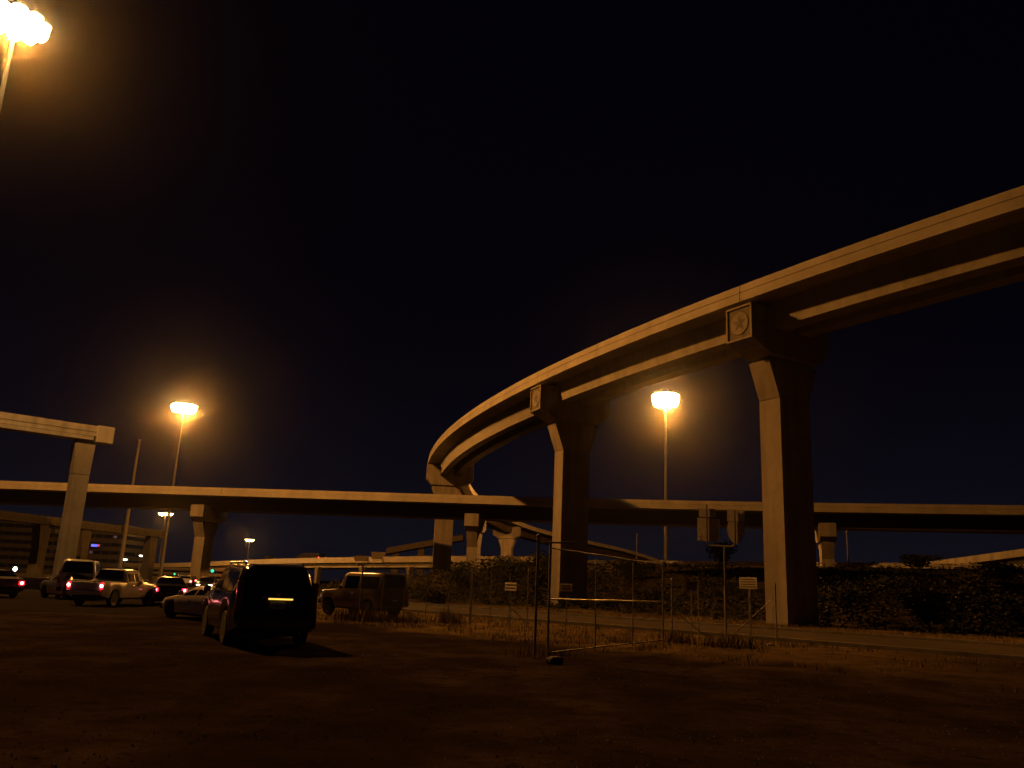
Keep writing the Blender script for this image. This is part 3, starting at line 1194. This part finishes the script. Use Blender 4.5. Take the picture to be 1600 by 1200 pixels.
sedan('dark sedan between the white van and the pickup tailgate', 116, 47.5, -50, M['silver_paint'])
sedan('tan sedan cut by the left edge of the picture', -12, 46, -52, M['tan_paint'], tail='brake')
pC = at_x_on_ground(334, 32.0)
vehicle('coupe', 'pale low coupe left of the black sport utility car, nose to the left', 'car', (pC.x, pC.y, 0), -50, M['white_paint'], 4.4, 1.78,
        [(-2.2, .75), (-2.15, .90), (-1.7, .96), (-.9, 1.18), (-.4, 1.22), (.1, 1.19), (.85, .86), (1.8, .74), (2.15, .62), (2.2, .5)],
        [(-2.2, .7), (-2.1, .84), (-1.5, .88), (.8, .80), (2.0, .66), (2.2, .45)],
        (-1.6, .9, .0), (-1.3, 1.35), .31, .22, .2, tail_z=(.62, .8), tail_w=.28, side_win=[(-1.05, -.35), (-.27, .5)], rear_win=(-1.62, -.95), wind=(.16, .8), plate_z=.5)
# queue of traffic up the side street
Q = [(266, 46, -24, 'dark_paint', 'tail_lit', 'dark car with red tail lights just beyond the pale coupe'),
     (290, 105, -20, 'white_paint', 'brake', 'white car with brake lights in the middle of the queue'),
     (299, 125, -20, 'dark_paint', 'brake', 'dark car with brake lights below the slim overpass pier'),
     (307, 158, -20, 'silver_paint', 'brake', 'silver car of the queue right of the slim pier foot'),
     (314, 198, -20, 'silver_paint', 'brake', 'farthest small car of the queue, right of the slim pier foot'),
     (284, 145, -20, 'dark_paint', 'tail_lit', 'small far car left of the slim overpass pier foot'),
     (303, 235, -20, 'dark_paint', 'brake', 'tiny distant car seen in the gap behind the queue')]
for u, y, h, pm, tl, lab in Q:
    sedan(lab, u, y, h, M[pm], tail=tl, group='cars queueing on the side street', detail=False)
for u, y, h, lab in ((188, 74, 165, 'oncoming car with white headlights over the pickup roof'), (326, 85, 168, 'oncoming car with headlights left of the sport utility car roof')):
    sedan(lab, u, y, h, M['dark_paint'], head='head_lit', tail='red_lens', group='oncoming cars', detail=False, dz=.0)

# tan utility van behind the weeds
pU = at_x_on_ground(568, 41)
uv, _, _ = vehicle(
    'utility_van', 'old tan utility vehicle with a dark side window standing in the weeds', 'van', (pU.x, pU.y, 0.02), -52, M['tan_paint'], 4.4, 1.9,
    [(-2.2, 1.2), (-2.17, 1.6), (-2.1, 1.98), (-1.9, 2.05), (.2, 2.05), (.45, 1.95), (.85, 1.24), (2.0, 1.16), (2.2, .9)],
    [(-2.2, 1.15), (-2.1, 1.2), (.8, 1.17), (2.0, 1.08), (2.2, .8)],
    (-2.1, .9, -.3), (-1.35, 1.4), .38, .42, .12, tail_z=(.85, 1.1), tail_w=.12, side_win=[(-1.95, -.75), (-.62, .3)], rear_win=(-2.19, -2.12), wind=(.48, .82), plate_z=.75)

# box truck on the far bridge
xT, yT = xy(117.5, 187)
bt = thing('box_truck', 'dark box truck with two red tail lights on the far highway bridge', 'truck', (xT, yT, lane_z(187) - 1.0), math.radians(150))
mb = MB()
mb.box((-.8, 0, 1.35), (5.6, 2.4, 2.0))
mb.build('box', M['dark_paint'], bt, bevel=.05)
mb = MB()
mb.prism([(2.2, .5), (4.0, .5), (4.0, 1.2), (3.3, 2.1), (2.2, 2.1)], -1.1, 1.1)
mb.build('cab', M['dark_paint'], bt, bevel=.06)
for x in (-2.4, 2.9):
    for sg in (1, -1):
        mb = MB()
        mb.lathe([(.2, sg * .85), (.45, sg * .85), (.45, sg * 1.12), (.2, sg * 1.12)], 'y', 18, (x, 0, .45))
        mb.build('wheel', M['rubber'], bt)
for sg in (1, -1):
    mb = MB()
    mb.box((-3.62, sg * 1.3, 1.35), (.1, .28, .34))
    mb.build('tail_light', M['tail_far'], bt, bevel=.04)
# second lorry roof line further left
xT2, yT2 = xy(119, 206)
bt2 = thing('flatbed_truck', 'low dark truck farther left on the far highway bridge', 'truck', (xT2, yT2, lane_z(206) - 1.0), math.radians(150))
mb = MB()
mb.box((-.8, 0, 1.0), (6.4, 2.3, .35))
mb.build('bed', M['dark_paint'], bt2, bevel=.04)
mb = MB()
mb.prism([(2.5, .6), (4.3, .6), (4.3, 1.3), (3.7, 2.2), (2.5, 2.2)], -1.1, 1.1)
mb.build('cab', M['dark_paint'], bt2, bevel=.06)
for x in (-2.6, -1.5, 3.2):
    for sg in (1, -1):
        mb = MB()
        mb.lathe([(.2, sg * .85), (.45, sg * .85), (.45, sg * 1.12), (.2, sg * 1.12)], 'y', 16, (x, 0, .45))
        mb.build('wheel', M['rubber'], bt2)


# ------------------------------------------------------------------ buildings and small lights on the left
def office(label, u0, u1, v_top, y, floors, mat, glassm, lit=0):
    a, b = at_y(u0, v_top, y), at_y(u1, v_top, y)
    w, H = b.x - a.x, (a.z + b.z) / 2
    t = thing('office_building', label, 'building', ((a.x + b.x) / 2, y + 12, 0), 0.05, 'buildings on the left')
    mb = MB()
    fh = H / floors
    for k in range(floors):
        mb.box((0, 0, k * fh + fh * .27), (w, 24, fh * .54))
    mb.box((0, 0, H + .4), (w + .3, 24.3, .8))
    mb.build('wall', mat, t)
    for k in range(floors):
        mb = MB()
        mb.box((0, 0, k * fh + fh * .77), (w - .8, 23.2, fh * .46 - .01))
        win = mb.build('window', glassm, t)
        mb = MB()
        nm = max(4, int(w / 3))
        for i in range(nm + 1):
            mb.box((-w / 2 + .5 + (w - 1) * i / nm, -11.64, k * fh + fh * .77), (.18, .12, fh * .45))
        mb.build('mullions', mat, win)
    for k in range(lit):
        mb = MB()
        i = rnd.randrange(2, 12)
        f = rnd.randrange(1, floors)
        mb.box((-w / 2 + w * i / 13, -11.66, f * fh + fh * .77), (1.1, .06, fh * .3))
        mb.build('lit_window', M['window_lit'], t)
    return t


office('dark office block with ribbon windows behind the left portal bent', -60, 84, 818, 270, 6, M['facade'], M['facade_glass'], 3)
office('dark office block carrying the small blue sign, right of the near bent column', 118, 190, 822, 285, 6, M['facade'], M['facade_glass'], 2)
p = at_y(151, 852.5, 284)
sg_ = thing('lit_sign', 'small glowing blue sign with a red tip on the dark office block', 'sign', (p.x, p.y - .6, p.z))
mb = MB()
mb.box((0, .14, 0), (3.6, .2, 1.2))
mb.build('backing', M['trim'], sg_)
mb = MB()
for k, (x, w) in enumerate(((-1.25, .5), (-.65, .45), (-.1, .4), (.4, .35))):
    mb.box((x, 0, 0), (w, .06, .75))
mb.build('blue_letters', M['blue'], sg_)
mb = MB()
mb.box((1.0, 0, .05), (.55, .06, .6))
mb.build('red_mark', M['redsign'], sg_)
office('low brick commercial block far behind the queue of cars', 318, 378, 893, 230, 2, M['facade_brick'], M['facade_glass'], 0)
office('low dark commercial block under the far portal bent', 205, 300, 890, 250, 2, M['facade'], M['facade_glass'], 0)

# kerb-side barrier, far left
a, b = at_x_on_ground(-40, 62), at_x_on_ground(92, 66)
mb = MB()
dv = (b - a)
Ln = dv.length
mb.prism([(-.3, 0), (.3, 0), (.14, .3), (.09, .85), (-.09, .85), (-.14, .3)], 0, Ln, 'yz')
o = mb.build('concrete_barrier', M['concrete'], loc=(a.x, a.y, 0))
o.rotation_euler = (0, 0, math.atan2(dv.y, dv.x))
tag(o, 'short lit concrete barrier at street level beside the white van', 'barrier')


def lamp_post(label, u, v, y, mat, r=.3, name='lamp_post', cat='lamp'):
    p = at_y(u, v, y)
    g = max(0, ground_z(p.x, p.y))
    t = thing(name, label, cat, (p.x, p.y, g), 0)
    mb = MB()
    mb.tube((0, .1, -.2), (0, .1, p.z - g + .3), .07)
    mb.build('post', M['pole'], t)
    mb = MB()
    mb.box((0, .12, p.z - g), (r * 2.4, .3, r * 2.6))
    mb.build('housing', M['trim'], t, bevel=.05)
    mb = MB()
    mb.lathe([(.02, -.16), (r * .8, -.12), (r, -.02), (.02, 0)], 'y', 16, (0, -.03, p.z - g))
    mb.build('lens', M[mat], t)
    return t


lamp_post('bright cool white floodlight low at the far left edge', 24, 889, 90, 'cool_lit', .22)
lamp_post('white work lamp shining over the pickup cab', 182, 896, 70, 'head_lit', .33)
lamp_post('amber lamp just right of the white work lamp', 193, 894, 72, 'amber', .22)
lamp_post('green traffic signal left of the sport utility car roof', 332, 892, 150, 'green', .30, 'traffic_signal', 'traffic light')
lamp_post('pale teal signal lamp left of the slim overpass pier', 273, 897, 150, 'green', .18, 'traffic_signal', 'traffic light')
lamp_post('small white lamp between the van and the pickup', 161, 902, 80, 'head_lit', .12)
lamp_post('small white lamp at the nose of the pickup', 248, 919, 60, 'head_lit', .12)
lamp_post('twin pale lamps above the sport utility car hood side', 385, 878, 120, 'head_lit', .16)


# ------------------------------------------------------------------ chain-link gate and fences
def chain_panel(name, label, a, b, h, bays, group=None, rails=(1.0, .5, 0.03), brace=None, cat='fence', mesh=True, post_r=.03, tops=None):
    a, b = Vector(a), Vector(b)
    d = b - a
    Ln = Vector((d.x, d.y)).length
    t = thing(name, label, cat, (a.x, a.y, a.z), math.atan2(d.y, d.x), group)
    slope = d.z / Ln
    for k in range(bays + 1):
        x = Ln * k / bays
        mb = MB()
        e = k in (0, bays)
        mb.tube((x, 0, slope * x - .2), (x, 0, slope * x + h + (.12 if e else -.03)), post_r if e else post_r * .7, n=10)
        if e:
            mb.lathe([(post_r * 1.25, slope * x + h + .10), (post_r * 1.25, slope * x + h + .15), (.01, slope * x + h + .19)], 'z', 10, (x, 0, 0))
        mb.build('post', M['steel'], t, smooth=True)
    for f in rails:
        mb = MB()
        mb.tube((0, -.05, f * h + .02), (Ln, -.05, slope * Ln + f * h + .02), .019, n=8)
        mb.build('rail', M['steel' if .3 < f < .7 else 'pole'], t, smooth=True)
    if brace:
        for (x0, f0, x1, f1) in brace:
            mb = MB()
            mb.tube((x0, -.03, f0 * h), (x1, -.03, f1 * h), .02, n=6)
            mb.build('brace', M['steel'], t)
    if mesh:
        mb = MB()
        w, st = .0014, .085
        k0 = int(-h / st) - 1
        for k in range(k0, int(Ln / st) + 2):
            for sgn in (1, -1):
                x0 = k * st if sgn > 0 else k * st + h
                z0, z1 = .06, h - .02
                xa, xb = x0, x0 + sgn * (z1 - z0)
                if sgn > 0:
                    if xb < 0 or xa > Ln:
                        continue
                    if xa < 0:
                        z0 -= xa
                        xa = 0
                    if xb > Ln:
                        z1 -= xb - Ln
                        xb = Ln
                else:
                    if xa < 0 or xb > Ln:
                        continue
                    if xa > Ln:
                        z0 += xa - Ln
                        xa = Ln
                    if xb < 0:
                        z1 += xb
                        xb = 0
                if z1 - z0 < .03:
                    continue
                y = -.006 * sgn
                mb.tube((xa, y, z0 + slope * xa), (xb, y, z1 + slope * xb), w, n=3, caps=False)
        mb.build('wire_mesh', M['wire'], t)
    return t


gA, gB = at_z(855, 1026, 0), at_z(1036, 1004, 0)
chain_panel('chain_link_gate', 'wide chain-link gate with a bright middle rail, standing across the dry grass', gA, gB, 2.62, 3, None, (1.0, .52, .03), None, 'gate')
gC = at_z(835, 1029, 0)
t = thing('gate_post', 'freestanding steel post at the left end of the chain-link gate', 'post', (gC.x, gC.y, 0))
mb = MB()
mb.tube((0, 0, -.2), (0, 0, 2.85), .033, n=12)
mb.build('shaft', M['steel'], t, smooth=True)
mb = MB()
mb.lathe([(.06, 2.84), (.06, 2.9), (.01, 2.95)], 'z', 12)
mb.tube((0, 0, 2.72), (1.0, .1, 2.78), .022)
mb.build('top_arm', M['steel'], t)
gD, gE = at_z(1050, 1001, 0), at_z(1214, 1006, 0)
Lr = (gE - gD).length
chain_panel('chain_link_fence', 'low chain-link fence right of the gate with two slanting braces', gD, gE, 2.05, 4, 'chain-link fences', (), [(0.1, .50, 1.55, .03), (Lr - .2, .78, Lr - 2.1, .03)])
gF, gG = at_z(735, 976, 0), at_z(823, 979, 0)
chain_panel('chain_link_fence', 'far chain-link fence left of the gate with a corner brace', gF, gG, 2.3, 3, 'chain-link fences', (), [(0.1, .96, 2.4, .1)])
gH, gI = at_z(560, 968, 0), at_z(733, 975, 0)
chain_panel('chain_link_fence', 'dim chain-link fence running left past the tan utility vehicle', gH, gI, 2.2, 5, 'chain-link fences', (), None)

for u, v, y, w, h, mt, lab in ((798, 916.5, 34, .45, .31, 'sign_white', 'brightest small white sign, left of the slim emblem pier'),
                                (885, 918, 32, .42, .28, 'sign_white', 'dull yellowish small sign against the foot of the slim emblem pier'),
                                (1080, 915.5, 33, .38, .32, 'facade_brick', 'barely visible brownish small sign right of the gate'),
                                (1169, 911, 31, .48, .40, 'sign_white', 'white notice with dark lines of print beside the tallest emblem pier')):
    p = at_y(u, v, y)
    sa = {798: -57, 885: -40, 1080: -25, 1169: -50}[u]
    w /= math.cos(math.radians(sa))
    t = thing('fence_sign', lab, 'sign', (p.x, p.y, 0), math.radians(sa), 'small signs along the fence')
    mb = MB()
    mb.box((0, 0, p.z), (w, .012, h))
    b_ = mb.build('board', M[mt], t, bevel=.004)
    mb = MB()
    mb.tube((0, .03, -.1), (0, .03, p.z + h / 2 + .05), .02)
    mb.build('post', M['steel'], t)
    mb = MB()
    rows = 4 if u == 1169 else 2
    for k in range(rows):
        x = -w / 2 + .05
        zz = p.z + h / 2 - h * (k + .75) / (rows + .5)
        while x < w / 2 - .08:
            ww = rnd.uniform(.03, .08)
            mb.box((x + ww / 2, -.009, zz), (ww, .006, h * .35 / rows))
            x += ww + .02
    mb.build('print', M['plate_ink'] if u == 1169 else M['leaf_dry'], b_)

# ------------------------------------------------------------------ route signs seen from behind
pR = at_z(1135, 1010, 0)
SA = math.radians(-44)
rs = thing('route_sign_assembly', 'pair of route signs seen from behind on one post with a U-shaped bracket', 'road sign', (pR.x, pR.y, 0), SA)


def at_sign(u, v):
    d = ray(u, v)
    nx, ny = math.sin(SA), -math.cos(SA)
    k = (pR.x * nx + pR.y * ny) / (d.x * nx + d.y * ny)
    q = Vector((0, 0, EYE)) + d * k
    return ((q.x - pR.x) * math.cos(SA) + (q.y - pR.y) * math.sin(SA), q.z)


zb = at_sign(1131, 855)[1]
zt = at_sign(1103, 791)[1]
xl, xrr = at_sign(1104.5, 830)[0], at_sign(1148.5, 830)[0]
mb = MB()
mb.tube((0, 0, -.3), (0, 0, zb), .034, n=10)
mb.build('post', M['steel'], rs, smooth=True)
mb = MB()
r = .16
pts = [(xl, 0, zt + .05), (xl, 0, zb + .06 + r)]
for k in range(1, 7):
    a = k / 6 * math.pi / 2
    pts.append((xl + r - r * math.cos(a), 0, zb + .06 + r - r * math.sin(a)))
for k in range(0, 7):
    a = k / 6 * math.pi / 2
    pts.append((xrr - r + r * math.sin(a), 0, zb + r - r * math.cos(a) + .02))
pts.append((xrr, 0, at_sign(1148, 797)[1]))
mb.path(pts, .03, 8)
mb.build('bracket', M['pole'], rs)
for nm, us, poly in (
    ('direction_plate', (1104.5, 0), [(1091, 793.5), (1118, 795), (1118, 808.5), (1091, 807)]),
    ('square_shield', (1104.5, 0), [(1088.5, 808.5), (1123, 811), (1123, 846.5), (1088.5, 844.5)]),
    ('direction_plate', (1148.5, 0), [(1135, 795.5), (1162, 797), (1162, 816), (1135, 814)]),
    ('pointed_shield', (1148.5, 0), [(1137, 815), (1160.5, 816.5), (1163, 826), (1162, 836), (1157, 845), (1149.5, 851), (1142, 845.5), (1137, 837), (1135, 826)])):
    mb = MB()
    mb.prism([at_sign(*q) for q in poly], .045 if nm.endswith('plate') else .040, .049 if nm.endswith('plate') else .044)
    mb.build(nm, M['sign_back'], rs)
for u, v, w_, h_ in ((1092.5, 836, .075, .085), (1092.5, 842, .07, .05), (1155.5, 832, .06, .11), (1159.5, 834, .06, .11), (1157, 801, .065, .1)):
    x, z = at_sign(u, v)
    mb = MB()
    mb.box((x, .035, z), (w_, .004, h_))
    mb.build('sticker', M['sticker'], rs)


# ------------------------------------------------------------------ vegetation
def leaf(mb, c, size, r):
    a = r.uniform(0, 6.283)
    b = r.uniform(-1.1, 1.1)
    u = Vector((math.cos(a), math.sin(a), 0))
    w = Vector((-math.sin(a) * math.sin(b), math.cos(a) * math.sin(b), math.cos(b)))
    l, k = size * r.uniform(.7, 1.3), size * r.uniform(.35, .6)
    c = Vector(c)
    mb.quad(c - u * l * .5, c - w * k * .5 + u * .1 * l, c + u * l * .5, c + w * k * .5 + u * .1 * l)


def shrub(label, x, y, w, h, mat, seed, name='shrub', cat='shrub', trunk_h=.25, leafs=700, size=.28):
    r = random.Random(seed)
    g = ground_z(x, y)
    t = thing(name, label, cat, (x, y, g), 0, 'shrubs and trees on the embankment')
    mb = MB()
    cl = []
    for k in range(9):
        a = r.uniform(0, 6.283)
        rr = r.uniform(0, .7) * w / 2
        cl.append((rr * math.cos(a), rr * math.sin(a), h * r.uniform(trunk_h + .1, .85), r.uniform(.16, .3) * w, r.uniform(.14, .26) * h))
    cl.append((0, 0, h * .7, w * .3, h * .28))
    for i in range(leafs):
        cx, cy, cz, rw, rh = r.choice(cl)
        while True:
            p = Vector((r.uniform(-1, 1), r.uniform(-1, 1), r.uniform(-1, 1)))
            if .25 < p.length < 1:
                break
        leaf(mb, (cx + p.x * rw, cy + p.y * rw, max(.1, cz + p.z * rh)), size, r)
    crown = mb.build('crown', mat, t)
    mb = MB()
    mb.tube((0, 0, -.3), (0, 0, h * .45), .06 * h * .4 + .03, .03 * h * .3 + .02, 8)
    for cx, cy, cz, rw, rh in cl[:6]:
        mb.tube((0, 0, h * trunk_h), (cx, cy, cz), .02 * h * .3 + .015, .01, 6)
    mb.build('trunk', M['bark'], t)
    return t


def upos(u, y):
    p = at_x_on_ground(u, y)
    return p.x, p.y


SH = [(762, 96, 8.5, 4.8, 'leaf', 'tree', 'dark bushy tree in front of the far ramp pier, left of the brightest sign'),
      (720, 100, 6.0, 3.8, 'leaf', 'shrub', 'dark shrub at the foot of the broad flyover pier'),
      (806, 92, 6.0, 4.0, 'leaf', 'shrub', 'round dark shrub right behind the brightest small sign'),
      (842, 104, 5.5, 4.2, 'leaf', 'shrub', 'shrub between the bright sign and the slim emblem pier'),
      (985, 104, 6.5, 2.6, 'leaf', 'shrub', 'low dark clump on the crest line above the gate'),
      (1126, 104, 4.6, 3.9, 'leaf', 'tree', 'dark small tree breaking the crest line behind the route signs'),
      (1395, 74, 7.5, 2.3, 'leaf', 'shrub', 'big dark bush under the point where the right ramp starts to climb'),
      (1440, 96, 6.0, 1.8, 'leaf', 'shrub', 'dark bush on the crest at the start of the climbing ramp'),
      (1330, 62, 6.0, 2.6, 'leaf', 'shrub', 'low dark bush right of the tallest pier foot'),
      (1500, 58, 7.0, 2.8, 'leaf', 'shrub', 'wide dark bush on the slope toward the right edge'),
      (1585, 52, 6.0, 2.7, 'leaf', 'shrub', 'dark bush at the right edge beside the road'),
      (1450, 56, 5.0, 2.4, 'leaf', 'shrub', 'small dark bush between two wider bushes on the right slope'),
      (1570, 80, 6.0, 2.2, 'leaf_dry', 'shrub', 'dry brownish bush high on the slope near the right edge'),
      (675, 70, 2.6, 1.2, 'leaf_dry', 'shrub', 'pale weedy shrub beside the tan utility vehicle')]
for i, (u, y, w, h, mt, nm, lab) in enumerate(SH):
    x, yy = upos(u, y)
    shrub(lab, x, yy, w, h, M[mt], 100 + i, nm, nm, .3 if nm == 'tree' else .15, 1500, .30)

# undergrowth on the embankment
r = random.Random(5)
mb = MB()
cnt = 0
while cnt < 1700:
    s = r.uniform(-45, 100)
    n = r.uniform(55, 104)
    x, y = xy(n, s)
    if y < 30 or abs(x) > y * .72 + 5:
        continue
    cnt += 1
    g = ground_z(x, y)
    w = r.choice((.35, .6, 1.0, 1.6)) * r.uniform(.8, 1.3) * (1.0 if n < 96 else .55)
    patch = math.sin(x * .31 + 1.7) * math.sin(y * .23 + .4) + .5 * math.sin(x * .11 - y * .17)
    h = max(.12, .55 + .75 * patch + r.uniform(-.2, .5)) * (1.0 if n < 88 else .35)
    if patch < -.55 and r.random() < .75:
        continue
    size = r.choice((.16, .24, .34, .46))
    for k in range(3):
        a = r.uniform(0, 6.283)
        mb.tube((x, y, g - .05), (x + math.cos(a) * w * .4, y + math.sin(a) * w * .4, g + h * r.uniform(.6, 1.25)), .018, .006, 4, False)
    for i in range(int(7 / size ** .9)):
        leaf(mb, (x + r.gauss(0, .42) * w, y + r.gauss(0, .42) * w, g + .04 + abs(r.gauss(0, .45)) * h), size, r)
tag(mb.build('undergrowth', M['leaf']), kind='stuff')
mb = MB()
cnt = 0
while cnt < 700:
    s = r.uniform(-45, 110)
    n = r.uniform(58, 107)
    x, y = xy(n, s)
    if y < 30 or abs(x) > y * .72 + 5:
        continue
    cnt += 1
    g = ground_z(x, y)
    for i in range(14):
        leaf(mb, (x + r.gauss(0, .6), y + r.gauss(0, .6), g + .05 + abs(r.gauss(0, .3))), .36, r)
tag(mb.build('weeds', M['leaf_dry']), kind='stuff')

# grass blades and tufts
mb = MB()


def tuft(x, y, z, h, k, spread):
    for i in range(k):
        a = r.uniform(0, 6.283)
        bx, by = x + r.gauss(0, spread), y + r.gauss(0, spread)
        hh = h * r.uniform(.5, 1.2)
        lx, ly = math.cos(a) * hh * r.uniform(.1, .5), math.sin(a) * hh * r.uniform(.1, .5)
        w = .012 + .004 * h
        px, py = -math.sin(a) * w, math.cos(a) * w
        vs = [mb.bm.verts.new(q) for q in ((bx - px, by - py, z - .02), (bx + px, by + py, z - .02), (bx + lx, by + ly, z + hh))]
        mb.bm.faces.new(vs)


cnt = 0
while cnt < 2400:
    x, y = r.uniform(-14, 26), r.uniform(15, 70)
    n, s = ns(x, y)
    if not (19 < n < 31.8 or 44.2 < n < 57) or s > 56 or abs(x) > y * .66 + 1:
        continue
    if n < 32 and s < 14 and r.random() < .72:
        continue
    cnt += 1
    tuft(x, y, ground_z(x, y), r.uniform(.06, .22) * (1.5 if n > 44 else 1), 9, .16)
for (u, y, h, k) in ((1140, 28.6, .55, 160), (1120, 28.8, .4, 90), (1162, 29.0, .35, 80), (1055, 30.5, .5, 110), (1078, 30, .4, 70), (835, 21.2, .25, 60), (872, 22, .2, 60), (700, 38, .7, 120), (712, 38.5, .6, 90), (556, 36, .6, 90), (640, 37, .5, 90), (600, 37, .7, 120), (540, 36.5, .6, 110), (575, 36, .75, 130), (620, 36.5, .5, 90), (1213, 31.6, .3, 50)):
    x, yy = upos(u, y)
    tuft(x, yy, 0, h, k, .3)
tag(mb.build('dry_grass', M['grass']), kind='stuff')

# stones and scraps lying on the lot
for u, v, s_, lab in ((866, 1037, .30, 'dark stone lying in front of the gate end'),
                      (1203, 1009, .16, 'pale scrap on the grass at the foot of the right fence end')):
    p = at_z(u, v, 0)
    mb = MB()
    bmesh.ops.create_icosphere(mb.bm, subdivisions=3, radius=s_ / 2)
    rr = random.Random(u)
    for vtx in mb.bm.verts:
        k = 1 + .22 * math.sin(vtx.co.x * 19 / s_ * .3 + u) * math.cos(vtx.co.y * 23 / s_ * .3) + rr.uniform(-.05, .05)
        vtx.co = Vector((vtx.co.x * k * 1.2, vtx.co.y * k, vtx.co.z * k * .7))
    o = mb.build('stone' if u != 1203 else 'scrap', M['stone'] if u != 1203 else M['sticker'], loc=(p.x, p.y, s_ * .22))
    tag(o, lab, 'stone' if u != 1203 else 'litter')

# loose gravel over the lot
r = random.Random(21)
mb = MB()
for i in range(5200):
    y = 3.2 + 17 * r.random() ** 1.5
    x = r.uniform(-.72, .72) * y
    q = r.uniform(.005, .018)
    a = r.uniform(0, 6.28)
    vs = []
    for k in range(4):
        b = a + k * math.pi / 2 + r.uniform(-.4, .4)
        vs.append(mb.bm.verts.new((x + q * math.cos(b), y + q * r.uniform(.7, 1.2) * math.sin(b), -.004)))
    tp = mb.bm.verts.new((x + r.uniform(-.3, .3) * q, y + r.uniform(-.3, .3) * q, q * r.uniform(.6, 1.1)))
    for k in range(4):
        mb.bm.faces.new((vs[k], vs[(k + 1) % 4], tp))
tag(mb.build('gravel', M['stone']), kind='stuff')

# ------------------------------------------------------------------ haze added to imitate lens bloom round the lamps
BLOOM_HAZE = 1.0e-4
mb = MB()
mb.box((0, 0, 60), (6000, 6000, 130))
hz = mb.build('bloom_haze_volume', M['ground'])
hm = bpy.data.materials.new('bloom_haze')
hm.use_nodes = True
hn = hm.node_tree
hn.nodes.remove(hn.nodes['Principled BSDF'])
pv = hn.nodes.new('ShaderNodeVolumePrincipled')
pv.inputs['Color'].default_value = (.85, .85, .88, 1)
pv.inputs['Density'].default_value = BLOOM_HAZE
pv.inputs['Anisotropy'].default_value = .982
hn.links.new(pv.outputs['Volume'], hn.nodes['Material Output'].inputs['Volume'])
hz.data.materials.clear()
hz.data.materials.append(hm)
tag(hz, kind='stuff')

# ------------------------------------------------------------------ night sky
w = bpy.data.worlds.new('World')
SC.world = w
w.use_nodes = True
wn = w.node_tree
bg = wn.nodes['Background']
sky = wn.nodes.new('ShaderNodeTexSky')
sky.sky_type = 'NISHITA'
sky.sun_disc = False
sky.sun_elevation = math.radians(-8.0)
sky.sun_rotation = math.radians(20)
# faint town glow low over the horizon on top of the night sky
tc = wn.nodes.new('ShaderNodeTexCoord')
sx = wn.nodes.new('ShaderNodeSeparateXYZ')
wn.links.new(tc.outputs['Generated'], sx.inputs[0])
rp = wn.nodes.new('ShaderNodeValToRGB')
rp.color_ramp.interpolation = 'B_SPLINE'
e = rp.color_ramp.elements
e[0].position, e[0].color = 0.0, (.0060, .0058, .0100, 1)
e[1].position, e[1].color = 0.55, (.0006, .0004, .0015, 1)
m_ = e.new(0.12)
m_.color = (.0028, .0025, .0056, 1)
m_ = e.new(0.28)
m_.color = (.0009, .0007, .0024, 1)
wn.links.new(sx.outputs['Z'], rp.inputs['Fac'])
bg.inputs['Strength'].default_value = 0.02
wn.links.new(sky.outputs['Color'], bg.inputs['Color'])
bg2 = wn.nodes.new('ShaderNodeBackground')
wn.links.new(rp.outputs['Color'], bg2.inputs['Color'])
ad = wn.nodes.new('ShaderNodeAddShader')
wn.links.new(bg.outputs[0], ad.inputs[0])
wn.links.new(bg2.outputs[0], ad.inputs[1])
wn.links.new(ad.outputs[0], wn.nodes['World Output'].inputs['Surface'])

# ------------------------------------------------------------------ render settings
SC.render.engine = 'CYCLES'
SC.view_settings.view_transform = 'Standard'
SC.view_settings.look = 'None'
SC.view_settings.exposure = 0.0
SC.view_settings.gamma = 1.0
SC.cycles.use_denoising = True
SC.cycles.max_bounces = 6
SC.cycles.diffuse_bounces = 3
SC.cycles.glossy_bounces = 3
SC.cycles.volume_bounces = 0
SC.cycles.sample_clamp_indirect = 4.0
